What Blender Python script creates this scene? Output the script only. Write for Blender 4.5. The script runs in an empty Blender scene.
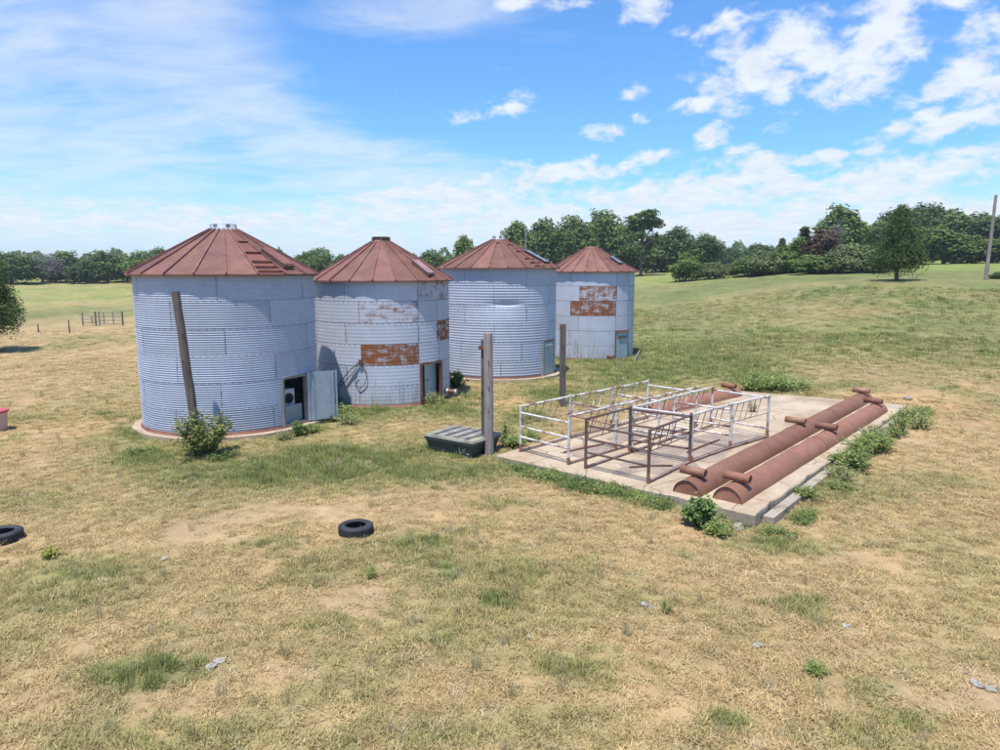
import bpy, math, random
import numpy as np
from mathutils import Vector, Matrix
R_ = math.radians
scene = bpy.context.scene
COL = scene.collection

# ------------------------------------------------------------------ camera, world, sun, exposure
F, EYE = 693.0, 5.0
PITCH = math.atan(105 / F)
cam = bpy.data.objects.new('camera', bpy.data.cameras.new('camera'))
COL.objects.link(cam)
cam.location = (0, 0, EYE)
cam.rotation_euler = (R_(90) - PITCH, 0, 0)
cam.data.sensor_width = 36
cam.data.lens = F / 1000 * 36
cam.data.clip_end = 12000
scene.camera = cam
scene.view_settings.view_transform = 'Standard'
scene.view_settings.look = 'None'
scene.view_settings.gamma = 1
scene.view_settings.exposure = 0.42
scene.cycles.max_bounces = 6; scene.cycles.diffuse_bounces = 3; scene.cycles.transmission_bounces = 4; scene.cycles.volume_bounces = 0

SUN_EL, SUN_AZ = 72.0, 205.0           # azimuth clockwise from +Y
sd = Vector((math.sin(R_(SUN_AZ)) * math.cos(R_(SUN_EL)), math.cos(R_(SUN_AZ)) * math.cos(R_(SUN_EL)), math.sin(R_(SUN_EL))))
sl = bpy.data.lights.new('sun', 'SUN'); sl.energy = 4.7; sl.angle = R_(0.6); sl.color = (1, 0.955, 0.88)
sun = bpy.data.objects.new('sun', sl); COL.objects.link(sun)
sun.rotation_euler = sd.to_track_quat('Z', 'Y').to_euler(); sun.location = (0, 0, 60)

world = bpy.data.worlds.new('World'); scene.world = world; world.use_nodes = True
def at(px, py, z=0.0):
    """point at height z seen at pixel (px, py) of the 1000 x 750 photograph"""
    dx = (px - 500) / F; dz = -(py - 375) / F
    Y = math.cos(PITCH) + dz * math.sin(PITCH); Z = -math.sin(PITCH) + dz * math.cos(PITCH)
    t = (z - EYE) / Z
    return Vector((dx * t, Y * t, z))
def z_at(y, py):
    k = (375 - py) / F
    return EYE + y * (k * math.cos(PITCH) - math.sin(PITCH)) / (math.cos(PITCH) + k * math.sin(PITCH))
def azel(px, py):
    dx = (px - 500) / F; dz = -(py - 375) / F
    v = Vector((dx, math.cos(PITCH) + dz * math.sin(PITCH), -math.sin(PITCH) + dz * math.cos(PITCH))).normalized()
    return math.atan2(v.x, v.y), math.asin(v.z)

class NT:
    """small node-tree helper"""
    def __init__(s, nt): s.nt = nt; s.n = nt.nodes; s.l = nt.links
    def node(s, t, **kw):
        n = s.n.new(t)
        for k, v in kw.items(): setattr(n, k, v)
        return n
    def put(s, sock, v):
        if isinstance(v, bpy.types.NodeSocket): s.l.new(v, sock)
        elif v is not None: sock.default_value = v
    def math(s, op, a, b=None, c=None, clamp=False):
        n = s.node('ShaderNodeMath', operation=op, use_clamp=clamp)
        for i, v in enumerate((a, b, c)):
            if v is not None: s.put(n.inputs[i], v)
        return n.outputs[0]
    def vmath(s, op, a, b=None, out=0):
        n = s.node('ShaderNodeVectorMath', operation=op)
        s.put(n.inputs[0], a)
        if b is not None: s.put(n.inputs[1], b)
        return n.outputs[out]
    def mix(s, f, a, b, blend='MIX'):
        n = s.node('ShaderNodeMix', data_type='RGBA', blend_type=blend)
        s.put(n.inputs[0], f)
        for i, v in ((6, a), (7, b)):
            if not isinstance(v, bpy.types.NodeSocket): v = tuple(v) + (1,) if len(v) == 3 else v
            s.put(n.inputs[i], v)
        return n.outputs[2]
    def ramp(s, v, lo, hi, a=0.0, b=1.0, smooth=True):
        n = s.node('ShaderNodeMapRange'); n.interpolation_type = 'SMOOTHSTEP' if smooth else 'LINEAR'
        for i, q in enumerate((v, lo, hi, a, b)): s.put(n.inputs[i], q)
        return n.outputs[0]
    def noise(s, vec, scale, detail=4, rough=0.55, dist=0.0):
        n = s.node('ShaderNodeTexNoise'); s.put(n.inputs['Vector'], vec)
        n.inputs['Scale'].default_value = scale; n.inputs['Detail'].default_value = detail
        n.inputs['Roughness'].default_value = rough; n.inputs['Distortion'].default_value = dist
        return n.outputs['Fac']
    def scale(s, vec, sx, sy, sz, loc=(0, 0, 0)):
        n = s.node('ShaderNodeMapping'); s.put(n.inputs['Vector'], vec)
        n.inputs['Scale'].default_value = (sx, sy, sz); n.inputs['Location'].default_value = loc
        return n.outputs[0]

SKY_STRENGTH = 0.078
def build_world():
    t = NT(world.node_tree)
    bg = t.n['Background']
    sky = t.node('ShaderNodeTexSky', sky_type='NISHITA', sun_disc=False, sun_elevation=R_(SUN_EL), sun_rotation=R_(SUN_AZ))
    sky.altitude = 100; sky.air_density = 1.0; sky.dust_density = 0.6; sky.ozone_density = 1.6
    skyc = t.mix(1.0, sky.outputs[0], (0.93, 1.53, 2.13), 'MULTIPLY')
    tc = t.node('ShaderNodeTexCoord').outputs['Generated']
    sp = t.node('ShaderNodeSeparateXYZ'); t.l.new(tc, sp.inputs[0])
    az = t.math('ARCTAN2', sp.outputs[0], sp.outputs[1])
    el = t.math('ARCSINE', sp.outputs[2])
    cb = t.node('ShaderNodeCombineXYZ'); t.l.new(az, cb.inputs[0]); t.l.new(el, cb.inputs[1])
    ae = cb.outputs[0]
    # cloud layer coordinates: the direction meets a flat layer overhead
    inv = t.math('DIVIDE', 1.0, t.math('ADD', t.math('MAXIMUM', sp.outputs[2], 0.0), 0.16))
    lay = t.vmath('SCALE', tc); 
    lay_node = lay.node; t.l.new(inv, lay_node.inputs['Scale'])
    n_big = t.noise(lay, 1.1, 5, 0.55)
    inv2 = t.math('DIVIDE', 1.0, t.math('ADD', t.math('MAXIMUM', sp.outputs[2], 0.0), 0.5))
    lay2 = t.vmath('SCALE', tc); t.l.new(inv2, lay2.node.inputs['Scale'])
    n_puff = t.noise(lay2, 17.0, 8, 0.6, 0.25)
    wisp = t.noise(t.scale(lay, 1.0, 1.9, 1.0, (3.1, 0.4, 0)), 2.2, 7, 0.6, 0.5)
    def field(blobs):
        acc = None
        for px, py, rx, ry, rot, amp in blobs:
            a, e = azel(px, py)
            m = t.node('ShaderNodeMapping', vector_type='TEXTURE'); t.l.new(ae, m.inputs[0])
            m.inputs['Location'].default_value = (a, e, 0); m.inputs['Rotation'].default_value = (0, 0, R_(rot))
            m.inputs['Scale'].default_value = (rx / 660, ry / 660, 1)
            d = t.vmath('LENGTH', m.outputs[0], out=1)
            v = t.ramp(d, 0.25, 1.5, amp, 0.0)
            acc = v if acc is None else t.math('MAXIMUM', acc, v)
        return acc
    puffs = [(645, 10, 24, 16, 0, .9), (637, 92, 16, 10, 0, .85), (605, 132, 25, 9, 0, .85), (490, 110, 50, 13, 8, .62),
             (710, 135, 20, 12, 20, .75), (640, 118, 9, 8, 0, .75), (785, 62, 78, 34, 12, .95), (868, 58, 62, 30, 35, .95),
             (745, 25, 60, 18, 0, .7), (905, 4, 90, 13, 0, .85), (962, 78, 42, 18, 20, .95), (990, 36, 28, 22, 0, .95),
             (942, 126, 44, 11, 20, .95), (990, 104, 30, 22, 10, .95), (888, 136, 30, 12, 20, .9), (830, 155, 18, 7, 0, .85),
             (650, 156, 28, 9, 0, .8), (745, 166, 52, 13, 0, .85), (560, 172, 80, 14, 0, .9), (700, 192, 150, 22, 3, 1.0), (860, 186, 150, 20, 8, 1.0),
             (540, 3, 50, 8, 0, .85), (1060, 60, 70, 30, 10, .8), (430, 205, 130, 22, 5, .95), (620, 225, 260, 26, 0, .95), (900, 222, 220, 24, 0, .95), (200, 222, 260, 18, 0, .8)]
    puffs += [(680 + rx_, 20 + ry_, 14 + (rx_ * 7) % 16, 7 + (ry_ * 3) % 6, 12, .72) for rx_, ry_ in ((0, 12), (40, 60), (15, 85), (90, 110), (130, 140), (60, 130), (200, 120), (250, 95), (160, 20), (255, 60), (-60, 148), (-20, 140), (230, 150), (290, 145))]
    veils = [(60, 110, 190, 105, -15, .85), (190, 60, 120, 75, -35, .85), (300, 145, 120, 42, -22, .95), (430, 175, 150, 28, -10, .85),
             (110, 215, 330, 32, 0, .8), (430, 8, 120, 24, 5, .85), (-250, 120, 260, 150, 0, .8), (500, 235, 800, 40, 0, .85), (-50, 10, 120, 60, 0, .55)]
    fp = field(puffs); fv = field(veils)
    outp = t.ramp(n_big, 0.5, 0.68, 0, 0.55)                     # open sky outside the frame keeps a broken cover
    far = t.ramp(t.math('ABSOLUTE', az), 0.75, 1.1)
    high = t.ramp(el, 0.45, 0.75)
    outp = t.math('MULTIPLY', outp, t.math('MAXIMUM', far, high))
    mp = t.math('ADD', t.math('MAXIMUM', fp, outp), t.math('MULTIPLY', t.math('SUBTRACT', n_puff, 0.5), 2.6))
    mp = t.ramp(mp, 0.34, 1.08, 0, 0.96)
    mv = t.math('ADD', fv, t.math('MULTIPLY', t.math('SUBTRACT', wisp, 0.5), 1.9))
    mv = t.ramp(mv, 0.12, 1.25, 0, 0.62)
    hz = t.ramp(el, -0.02, 0.15, 0.5, 0.0)
    m = t.math('SUBTRACT', 1.0, t.math('MULTIPLY', t.math('MULTIPLY', t.math('SUBTRACT', 1.0, mp), t.math('SUBTRACT', 1.0, mv)), t.math('SUBTRACT', 1.0, hz)))
    shade = t.ramp(t.noise(lay, 9.0, 4, 0.6), 0.3, 0.7, 0.9, 1.0)
    cl = t.mix(1.0, (8.7, 9.3, 10.1), shade, 'MULTIPLY')
    t.l.new(t.mix(m, skyc, cl), bg.inputs[0])
    bg.inputs[1].default_value = SKY_STRENGTH
build_world()
world.cycles.sampling_method = 'NONE'

# ------------------------------------------------------------------ helpers
rng = np.random.default_rng(7)
rnd = random.Random(11)

def tag(o, label=None, cat=None, group=None, kind=None):
    if label: o['label'] = label
    if cat: o['category'] = cat
    if group: o['group'] = group
    if kind: o['kind'] = kind
    return o
def empty(name, loc, rz=0.0):
    o = bpy.data.objects.new(name, None); COL.objects.link(o)
    o.location = loc; o.rotation_euler = (0, 0, rz); o.empty_display_size = .3
    return o
class MB:
    """collects shapes; build() links them as one mesh object"""
    def __init__(s): s.v = []; s.f = []; s.sm = []
    def add(s, vs, fs, smooth=False):
        b = len(s.v); s.v += [tuple(v) for v in vs]; s.f += [tuple(i + b for i in f) for f in fs]; s.sm += [smooth] * len(fs); return s
    def box(s, c, size, rz=0.0, M=None):
        x, y, z = [q / 2 for q in size]
        vs = [Vector((a * x, b * y, d * z)) for d in (-1, 1) for b in (-1, 1) for a in (-1, 1)]
        if rz: m = Matrix.Rotation(rz, 3, 'Z'); vs = [m @ v for v in vs]
        if M is not None: vs = [M @ v for v in vs]
        vs = [v + Vector(c) for v in vs]
        return s.add(vs, [(0, 2, 3, 1), (4, 5, 7, 6), (0, 1, 5, 4), (2, 6, 7, 3), (0, 4, 6, 2), (1, 3, 7, 5)])
    def tube(s, pts, rs, n=8, caps=True, hollow=0.0):
        pts = [Vector(p) for p in pts]
        if not hasattr(rs, '__len__'): rs = [rs] * len(pts)
        vs = []; fs = []; u = None
        for i, p in enumerate(pts):
            d = (pts[min(i + 1, len(pts) - 1)] - pts[max(i - 1, 0)]).normalized()
            if u is None: u = d.orthogonal().normalized()
            else: u = (u - d * u.dot(d)).normalized()
            w = d.cross(u)
            vs += [p + (u * math.cos(2 * math.pi * k / n) + w * math.sin(2 * math.pi * k / n)) * rs[i] for k in range(n)]
        m = len(pts)
        for i in range(m - 1):
            for k in range(n):
                a, b = i * n + k, i * n + (k + 1) % n
                fs.append((a, b, b + n, a + n))
        s.add(vs, fs, True)
        if caps: s.add(vs[:n], [tuple(reversed(range(n)))]); s.add(vs[-n:], [tuple(range(n))])
        return s
    def prism(s, outline, z0, z1):
        n = len(outline)
        s.add([(x, y, z0) for x, y in outline] + [(x, y, z1) for x, y in outline],
              [tuple(reversed(range(n))), tuple(range(n, 2 * n))] + [(i, (i + 1) % n, n + (i + 1) % n, n + i) for i in range(n)])
        return s
    def mesh(s, name):
        me = bpy.data.meshes.new(name); me.from_pydata(s.v, [], s.f); me.update()
        me.polygons.foreach_set('use_smooth', s.sm); return me
    def build(s, name, mat, parent=None, loc=(0, 0, 0)):
        return link(name, s.mesh(name), mat, parent, loc)
def link(name, me, mat, parent=None, loc=(0, 0, 0), rot=(0, 0, 0)):
    if mat and not me.materials: me.materials.append(mat)
    o = bpy.data.objects.new(name, me); COL.objects.link(o); o.parent = parent; o.location = loc; o.rotation_euler = rot
    return o
def copy_tree(o, parent=None):
    c = o.copy(); COL.objects.link(c); c.parent = parent
    for ch in [q for q in o.children]: copy_tree(ch, c)
    return c
def np_mesh(name, V, Fq, smooth=False, attrs=None):
    """V (n,3), Fq (m,k) -> mesh; attrs {name: (type, domain, array)}"""
    V = np.ascontiguousarray(V, np.float32); Fq = np.ascontiguousarray(Fq, np.int32)
    me = bpy.data.meshes.new(name); k = Fq.shape[1]
    me.vertices.add(len(V)); me.vertices.foreach_set('co', V.ravel())
    me.loops.add(Fq.size); me.loops.foreach_set('vertex_index', Fq.ravel())
    me.polygons.add(len(Fq)); me.polygons.foreach_set('loop_start', np.arange(0, Fq.size, k, dtype=np.int32))
    me.polygons.foreach_set('use_smooth', np.full(len(Fq), smooth))
    for an, (ty, dom, arr) in (attrs or {}).items():
        a = me.attributes.new(an, ty, dom)
        a.data.foreach_set({'FLOAT': 'value', 'INT': 'value', 'FLOAT_VECTOR': 'vector', 'FLOAT_COLOR': 'color'}[ty], np.ascontiguousarray(arr, np.float32 if ty != 'INT' else np.int32).ravel())
    me.update(calc_edges=True); return me
# value noise for building shapes and ground colour
_P = rng.random((256, 256))
def vnoise(x, y):
    xi = np.floor(x).astype(int); yi = np.floor(y).astype(int); fx = x - xi; fy = y - yi
    fx = fx * fx * (3 - 2 * fx); fy = fy * fy * (3 - 2 * fy)
    g = lambda a, b: _P[a & 255, b & 255]
    return (g(xi, yi) * (1 - fx) + g(xi + 1, yi) * fx) * (1 - fy) + (g(xi, yi + 1) * (1 - fx) + g(xi + 1, yi + 1) * fx) * fy
def fbm(x, y, o=4, gain=0.5):
    s = 0; a = 1; tot = 0
    for i in range(o):
        s = s + a * vnoise(x * 2 ** i + 17.3 * i, y * 2 ** i + 5.1 * i); tot += a; a *= gain
    return s / tot
def sstep(a, b, x):
    t = np.clip((x - a) / (b - a), 0, 1); return t * t * (3 - 2 * t)

# ------------------------------------------------------------------ materials
def new_mat(name):
    m = bpy.data.materials.new(name); m.use_nodes = True
    t = NT(m.node_tree); return m, t, t.n['Principled BSDF']
def bump(t, bs, h, strength=0.3, dist=0.02):
    b = t.node('ShaderNodeBump'); b.inputs['Strength'].default_value = strength; b.inputs['Distance'].default_value = dist
    t.l.new(h, b.inputs['Height']); t.l.new(b.outputs[0], bs.inputs['Normal'])
def geo_pos(t): return t.node('ShaderNodeNewGeometry').outputs['Position']
def objrand(t): return t.node('ShaderNodeObjectInfo').outputs['Random']
def attr(t, name, ty='GEOMETRY', out='Fac'):
    n = t.node('ShaderNodeAttribute', attribute_type=ty, attribute_name=name); return n.outputs[out]

def simple(name, a, b, scale=4, rough=0.8, metal=0.0, stretch=(1, 1, 1), rand=0.15, bmp=0.2, lo=.35, hi=.65, bdist=.01):
    """two-tone weathered surface"""
    m, t, bs = new_mat(name); p = geo_pos(t)
    n = t.noise(t.scale(p, *stretch), scale, 6, 0.6)
    c = t.mix(t.ramp(n, lo, hi), a, b)
    fine = t.noise(p, scale * 9, 3, 0.6)
    v = t.math('ADD', t.math('MULTIPLY', fine, 0.5), 0.75)
    v = t.math('MULTIPLY', v, t.math('ADD', t.math('MULTIPLY', objrand(t), rand), 1 - rand / 2))
    t.l.new(t.mix(1.0, c, v, 'MULTIPLY'), bs.inputs['Base Color'])
    bs.inputs['Roughness'].default_value = rough; bs.inputs['Metallic'].default_value = metal
    if bmp: bump(t, bs, t.math('ADD', n, t.math('MULTIPLY', fine, .5)), bmp, bdist)
    return m

def galvanised(name, base, dirt=0.25, rough=0.42, metal=0.35):
    m, t, bs = new_mat(name); p = geo_pos(t)
    r = objrand(t)
    cl = t.noise(p, 1.3, 5, 0.6)
    stk = t.noise(t.scale(p, 5, 5, 0.35), 2.0, 5, 0.6)
    spot = t.noise(p, 45, 2, 0.5)
    v = t.math('ADD', t.math('MULTIPLY', cl, 0.34), 0.66)
    v = t.math('ADD', v, t.math('MULTIPLY', stk, 0.2))
    v = t.math('ADD', v, t.math('MULTIPLY', t.math('SUBTRACT', spot, 0.5), 0.16))
    v = t.math('MULTIPLY', v, t.math('ADD', t.math('MULTIPLY', r, 0.16), 0.9))
    c = t.mix(1.0, base, v, 'MULTIPLY')
    # grey film of dirt that runs down from the seams, heavier on the lowest ring
    sep = t.node('ShaderNodeSeparateXYZ'); t.l.new(p, sep.inputs[0])
    low = t.ramp(sep.outputs[2], 0.1, 1.5, 0.75, 0.0)
    dm = t.ramp(t.math('ADD', stk, t.math('MULTIPLY', low, 0.28)), 0.56, 0.82, 0, dirt * 2.0)
    c = t.mix(dm, c, (0.30, 0.27, 0.235))
    # rust: amount is kept on each sheet, pattern from noise; thin rust along sheet edges
    rn = t.math('ADD', t.math('MULTIPLY', t.noise(t.scale(p, 2.2, 2.2, 4.2), 1.1, 7, 0.66), 0.75), t.math('MULTIPLY', t.noise(t.scale(p, 7, 7, 1.2), 1.5, 5, 0.6), 0.25))
    am = attr(t, 'rust', 'OBJECT')
    vz = attr(t, 'vz')
    run = t.math('ADD', t.noise(t.scale(p, 9, 9, .25), 1.3, 5, .65), t.math('MULTIPLY', t.math('SUBTRACT', vz, 1.0), .33))
    run = t.ramp(run, .60, .74, 0, .55)
    rm = t.ramp(t.math('ADD', rn, t.math('MULTIPLY', am, 0.62)), 0.70, 0.90)
    rm = t.math('MAXIMUM', rm, t.math('MULTIPLY', run, dirt * 2.2))
    ed = t.math('MULTIPLY', attr(t, 'edge'), t.ramp(t.math('ADD', t.noise(p, 3.5, 4, 0.6), t.math('MULTIPLY', am, 0.3)), 0.36, 0.62, 0.5, 0.95))
    rc = t.mix(t.noise(p, 14, 5, 0.65), (0.10, 0.036, 0.02), (0.36, 0.135, 0.055))
    ec = t.mix(t.ramp(t.noise(p, 2.1, 3), .45, .6), (0.085, 0.082, 0.09), (0.12, 0.06, 0.042))
    c = t.mix(ed, c, ec)
    c = t.mix(rm, c, rc)
    t.l.new(c, bs.inputs['Base Color'])
    met = t.math('MULTIPLY', t.math('SUBTRACT', 1.0, t.math('MAXIMUM', rm, ed)), metal)
    t.l.new(met, bs.inputs['Metallic'])
    t.l.new(t.math('ADD', t.math('MULTIPLY', rm, 0.4), t.math('ADD', t.math('MULTIPLY', cl, 0.2), rough - .1)), bs.inputs['Roughness'])
    bs.inputs['Specular IOR Level'].default_value = 0.3
    bump(t, bs, t.math('ADD', cl, t.math('MULTIPLY', spot, 0.06)), 0.15, 0.02)
    return m

def rusty(name, a, b, streak=(0.30, 0.11, 0.05), rough=0.62):
    m, t, bs = new_mat(name); p = geo_pos(t); r = objrand(t)
    n = t.noise(p, 1.7, 6, 0.6); f = t.noise(p, 22, 4, 0.65)
    c = t.mix(t.ramp(n, 0.3, 0.7), a, b)
    c = t.mix(t.ramp(t.noise(t.scale(p, 1, 1, 1, (4, 2, 0)), 3.1, 6, 0.7), 0.56, 0.72, 0, 0.55), c, streak)
    md = t.noise(t.scale(p, 1, 1, 1, (21, 8, 3)), 5.5, 5, .7)
    v = t.math('MULTIPLY', t.math('ADD', t.math('ADD', t.math('MULTIPLY', f, 0.5), t.math('MULTIPLY', md, 0.6)), 0.45), t.math('ADD', t.math('MULTIPLY', r, 0.34), 0.83))
    t.l.new(t.mix(1.0, c, v, 'MULTIPLY'), bs.inputs['Base Color'])
    bs.inputs['Roughness'].default_value = rough
    bump(t, bs, t.math('ADD', f, n), 0.25, 0.01)
    return m

def chipped(name, paint, under, amount):
    m, t, bs = new_mat(name); p = geo_pos(t)
    n = t.noise(p, 2.3, 8, 0.72)
    k = t.math('MAXIMUM', t.ramp(n, 0.60 - amount, 0.76 - amount), t.ramp(t.noise(p, 9, 5, .7), .60, .72, 0, .8))
    pa = t.mix(t.ramp(t.noise(p, 7, 4), .4, .75), paint, [q * .72 for q in paint])
    ru = t.mix(t.noise(p, 18, 4), under, [q * 0.45 for q in under])
    t.l.new(t.mix(k, pa, ru), bs.inputs['Base Color']); bs.inputs['Roughness'].default_value = 0.65
    return m

def wood(name, a, b):
    m, t, bs = new_mat(name); p = geo_pos(t)
    g = t.noise(t.scale(p, 14, 14, 0.7), 1.6, 6, 0.65)
    k = t.noise(p, 1.6, 4, 0.6)
    c = t.mix(t.ramp(g, 0.32, 0.68), a, b)
    c = t.mix(t.ramp(k, 0.5, 0.75, 0, 0.6), c, [q * 0.5 for q in a])
    t.l.new(c, bs.inputs['Base Color']); bs.inputs['Roughness'].default_value = 0.9
    bump(t, bs, g, 0.6, 0.015); return m

def concrete(name, a, b, stain, wet=0.5):
    m, t, bs = new_mat(name); p = geo_pos(t)
    n = t.noise(p, 0.8, 7, 0.65); f = t.noise(p, 12, 6, 0.7)
    c = t.mix(t.ramp(n, 0.32, 0.68), a, b)
    s = t.noise(t.scale(p, 1, 1, 1, (9, 3, 0)), 0.45, 7, 0.72)
    c = t.mix(t.ramp(s, 0.47, 0.66, 0, wet), c, stain)
    sp = t.noise(p, 5.5, 4, 0.7)
    c = t.mix(t.ramp(sp, 0.62, 0.74, 0, 0.55), c, [q * 0.5 for q in stain])
    # hairline cracks
    vo = t.node('ShaderNodeTexVoronoi', feature='DISTANCE_TO_EDGE'); vo.inputs['Scale'].default_value = 0.55
    t.l.new(t.vmath('ADD', p, t.vmath('SCALE', t.node('ShaderNodeTexNoise').outputs['Color'])), vo.inputs['Vector'])
    c = t.mix(t.ramp(vo.outputs[0], 0.003, 0.012, 0.6, 0.0), c, [q * 0.35 for q in stain])
    v = t.math('ADD', t.math('MULTIPLY', f, 0.5), 0.75)
    t.l.new(t.mix(1.0, c, v, 'MULTIPLY'), bs.inputs['Base Color']); bs.inputs['Roughness'].default_value = 0.92
    bump(t, bs, t.math('ADD', f, sp), 0.4, 0.02); return m

def leafmat(name, a, b, c3=None, trans=0.28, vein='lv'):
    m, t, bs = new_mat(name)
    lv = attr(t, vein); r = objrand(t)
    c = t.mix(lv, a, b)
    if c3: c = t.mix(t.ramp(lv, 0.8, 0.95), c, c3)
    c = t.mix(1.0, c, t.math('ADD', t.math('MULTIPLY', r, 0.3), 0.85), 'MULTIPLY')
    t.l.new(c, bs.inputs['Base Color']); bs.inputs['Roughness'].default_value = 0.6
    bs.inputs['Specular IOR Level'].default_value = 0.25
    tr = t.node('ShaderNodeBsdfTranslucent'); t.l.new(c, tr.inputs[0])
    mx = t.node('ShaderNodeMixShader'); mx.inputs[0].default_value = trans
    t.l.new(bs.outputs[0], mx.inputs[1]); t.l.new(tr.outputs[0], mx.inputs[2])
    t.l.new(mx.outputs[0], t.n['Material Output'].inputs[0])
    return m

M = {}
M['galv'] = galvanised('galvanised_steel', (0.455, 0.49, 0.575), 0.16, .6, metal=.08)
M['galv_dull'] = galvanised('dull_galvanised_steel', (0.49, 0.51, 0.58), 0.36, 0.62, metal=.06)
M['bolt'] = simple('bolt_steel', (0.10, 0.10, 0.12), (0.20, 0.18, 0.18), 9, 0.6, 0.3, bmp=0)
M['roof'] = rusty('rusted_roof', (0.145, 0.058, 0.042), (0.195, 0.085, 0.06), (0.25, 0.11, 0.055))
M['roof_orange'] = rusty('rusted_roof_orange', (0.20, 0.075, 0.05), (0.17, 0.065, 0.05), (0.26, 0.11, 0.055))
M['roof_lid'] = rusty('faded_roof_lid', (0.24, 0.13, 0.13), (0.30, 0.19, 0.18), (0.2, 0.08, 0.06))
M['roof_rib'] = rusty('rusted_rib', (0.12, 0.045, 0.04), (0.22, 0.10, 0.08), (0.30, 0.13, 0.08))
M['pipe_rust'] = rusty('rusted_pipe', (0.20, 0.088, 0.053), (0.26, 0.118, 0.074), (0.29, 0.145, 0.085), .8)
M['pipe_tan'] = rusty('rusted_light_pipe', (0.25, 0.12, 0.07), (0.31, 0.165, 0.095), (0.24, 0.10, 0.055))
M['dark_iron'] = rusty('dark_rusty_iron', (0.085, 0.05, 0.045), (0.13, 0.075, 0.06), (0.17, 0.07, 0.04))
M['rust_frame'] = rusty('rust_frame', (0.12, 0.045, 0.03), (0.20, 0.08, 0.05), (0.28, 0.17, 0.11))
M['white_pipe'] = chipped('chipped_white_paint', (0.62, 0.595, 0.565), (0.25, 0.12, 0.07), 0.095)
M['rusty_white'] = chipped('rusted_white_paint', (0.68, 0.64, 0.60), (0.30, 0.14, 0.08), 0.17)
M['brown_rail'] = chipped('brown_rail', (0.30, 0.20, 0.16), (0.17, 0.075, 0.05), 0.12)
M['concrete'] = concrete('old_concrete', (0.47, 0.375, 0.265), (0.37, 0.285, 0.195), (0.29, 0.19, 0.11), .9)
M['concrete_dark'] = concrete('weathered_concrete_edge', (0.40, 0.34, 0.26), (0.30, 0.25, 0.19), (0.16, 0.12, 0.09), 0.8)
M['pad'] = concrete('bin_pad_concrete', (0.46, 0.36, 0.26), (0.36, 0.27, 0.19), (0.33, 0.2, 0.12), 0.6)
M['post_grey'] = wood('grey_timber', (0.20, 0.165, 0.145), (0.32, 0.275, 0.25))
M['post_dark'] = wood('dark_timber', (0.075, 0.06, 0.055), (0.14, 0.115, 0.10))
M['pole'] = wood('brown_pole', (0.085, 0.066, 0.055), (0.16, 0.125, 0.105))
M['bark'] = wood('bark', (0.09, 0.07, 0.055), (0.18, 0.145, 0.115))
M['lid'] = simple('weathered_lid', (0.30, 0.285, 0.215), (0.19, 0.18, 0.145), 3, 0.9, lo=.4, hi=.6)
M['lid_panel'] = simple('weathered_lid_panel', (0.16, 0.15, 0.15), (0.27, 0.25, 0.215), 2.5, 0.9, lo=.4, hi=.62)
M['lid_rib'] = simple('lid_rib', (0.09, 0.085, 0.085), (0.2, 0.18, 0.17), 4, 0.9)
M['tub'] = simple('dark_green_steel', (0.022, 0.034, 0.028), (0.05, 0.06, 0.05), 3, 0.55)
M['tub_rim'] = simple('faded_green_rim', (0.05, 0.065, 0.06), (0.10, 0.115, 0.11), 5, 0.6)
M['mark'] = simple('faded_white_marks', (0.35, 0.36, 0.34), (0.06, 0.07, 0.06), 9, 0.8, lo=.45, hi=.62)
M['rubber'] = simple('tyre_rubber', (0.018, 0.019, 0.022), (0.035, 0.036, 0.04), 5, 0.75, bmp=.15)
M['white_box'] = simple('white_enamel', (0.62, 0.63, 0.64), (0.5, 0.5, 0.5), 3, 0.45)
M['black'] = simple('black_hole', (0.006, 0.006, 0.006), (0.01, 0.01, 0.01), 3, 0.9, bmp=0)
M['grey_board'] = simple('grey_board', (0.33, 0.36, 0.36), (0.25, 0.27, 0.27), 2, 0.7)
M['door_blue'] = simple('galvanised_door', (0.36, 0.42, 0.48), (0.30, 0.35, 0.42), 1.6, 0.45, .3)
M['door_green'] = simple('greenish_door', (0.28, 0.35, 0.37), (0.36, 0.40, 0.42), 2.0, 0.55, .15)
M['cap_grey'] = simple('galvanised_cap', (0.40, 0.43, 0.47), (0.30, 0.33, 0.38), 4, 0.65, .05)
M['cap_dark'] = simple('dark_cap_steel', (0.16, 0.18, 0.21), (0.22, 0.24, 0.28), 4, 0.5, .3)  # darker grey steel for cap clips and hatch lids
M['cable'] = simple('black_cable', (0.03, 0.03, 0.035), (0.05, 0.05, 0.05), 5, 0.7, bmp=0)
M['red_rim'] = simple('red_plastic', (0.42, 0.07, 0.09), (0.36, 0.08, 0.09), 3, 0.5, bmp=0)
M['pink_tub'] = simple('faded_pink_plastic', (0.52, 0.36, 0.33), (0.40, 0.28, 0.25), 3, 0.6)
M['rock'] = simple('pale_stone', (0.38, 0.35, 0.31), (0.26, 0.235, 0.20), 8, 0.9, bmp=.6)
M['rock_dark'] = simple('grey_stone', (0.24, 0.21, 0.20), (0.34, 0.30, 0.27), 8, 0.9, bmp=.6)
M['rock_slab'] = simple('broken_concrete', (0.36, 0.29, 0.22), (0.2, 0.16, 0.12), 6, 0.9, bmp=.6)
M['gate_blue'] = simple('blue_grey_gate', (0.19, 0.18, 0.185), (0.26, 0.22, 0.20), 5, 0.6)
M['leaf_oak'] = leafmat('broadleaf_foliage', (0.075, 0.125, 0.03), (0.19, 0.255, 0.065))
M['leaf_dark'] = leafmat('dark_foliage', (0.058, 0.10, 0.03), (0.145, 0.20, 0.058))
M['leaf_lime'] = leafmat('light_foliage', (0.10, 0.155, 0.036), (0.22, 0.285, 0.075))
M['leaf_olive'] = leafmat('olive_shrub_foliage', (0.105, 0.14, 0.052), (0.21, 0.25, 0.10))
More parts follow.
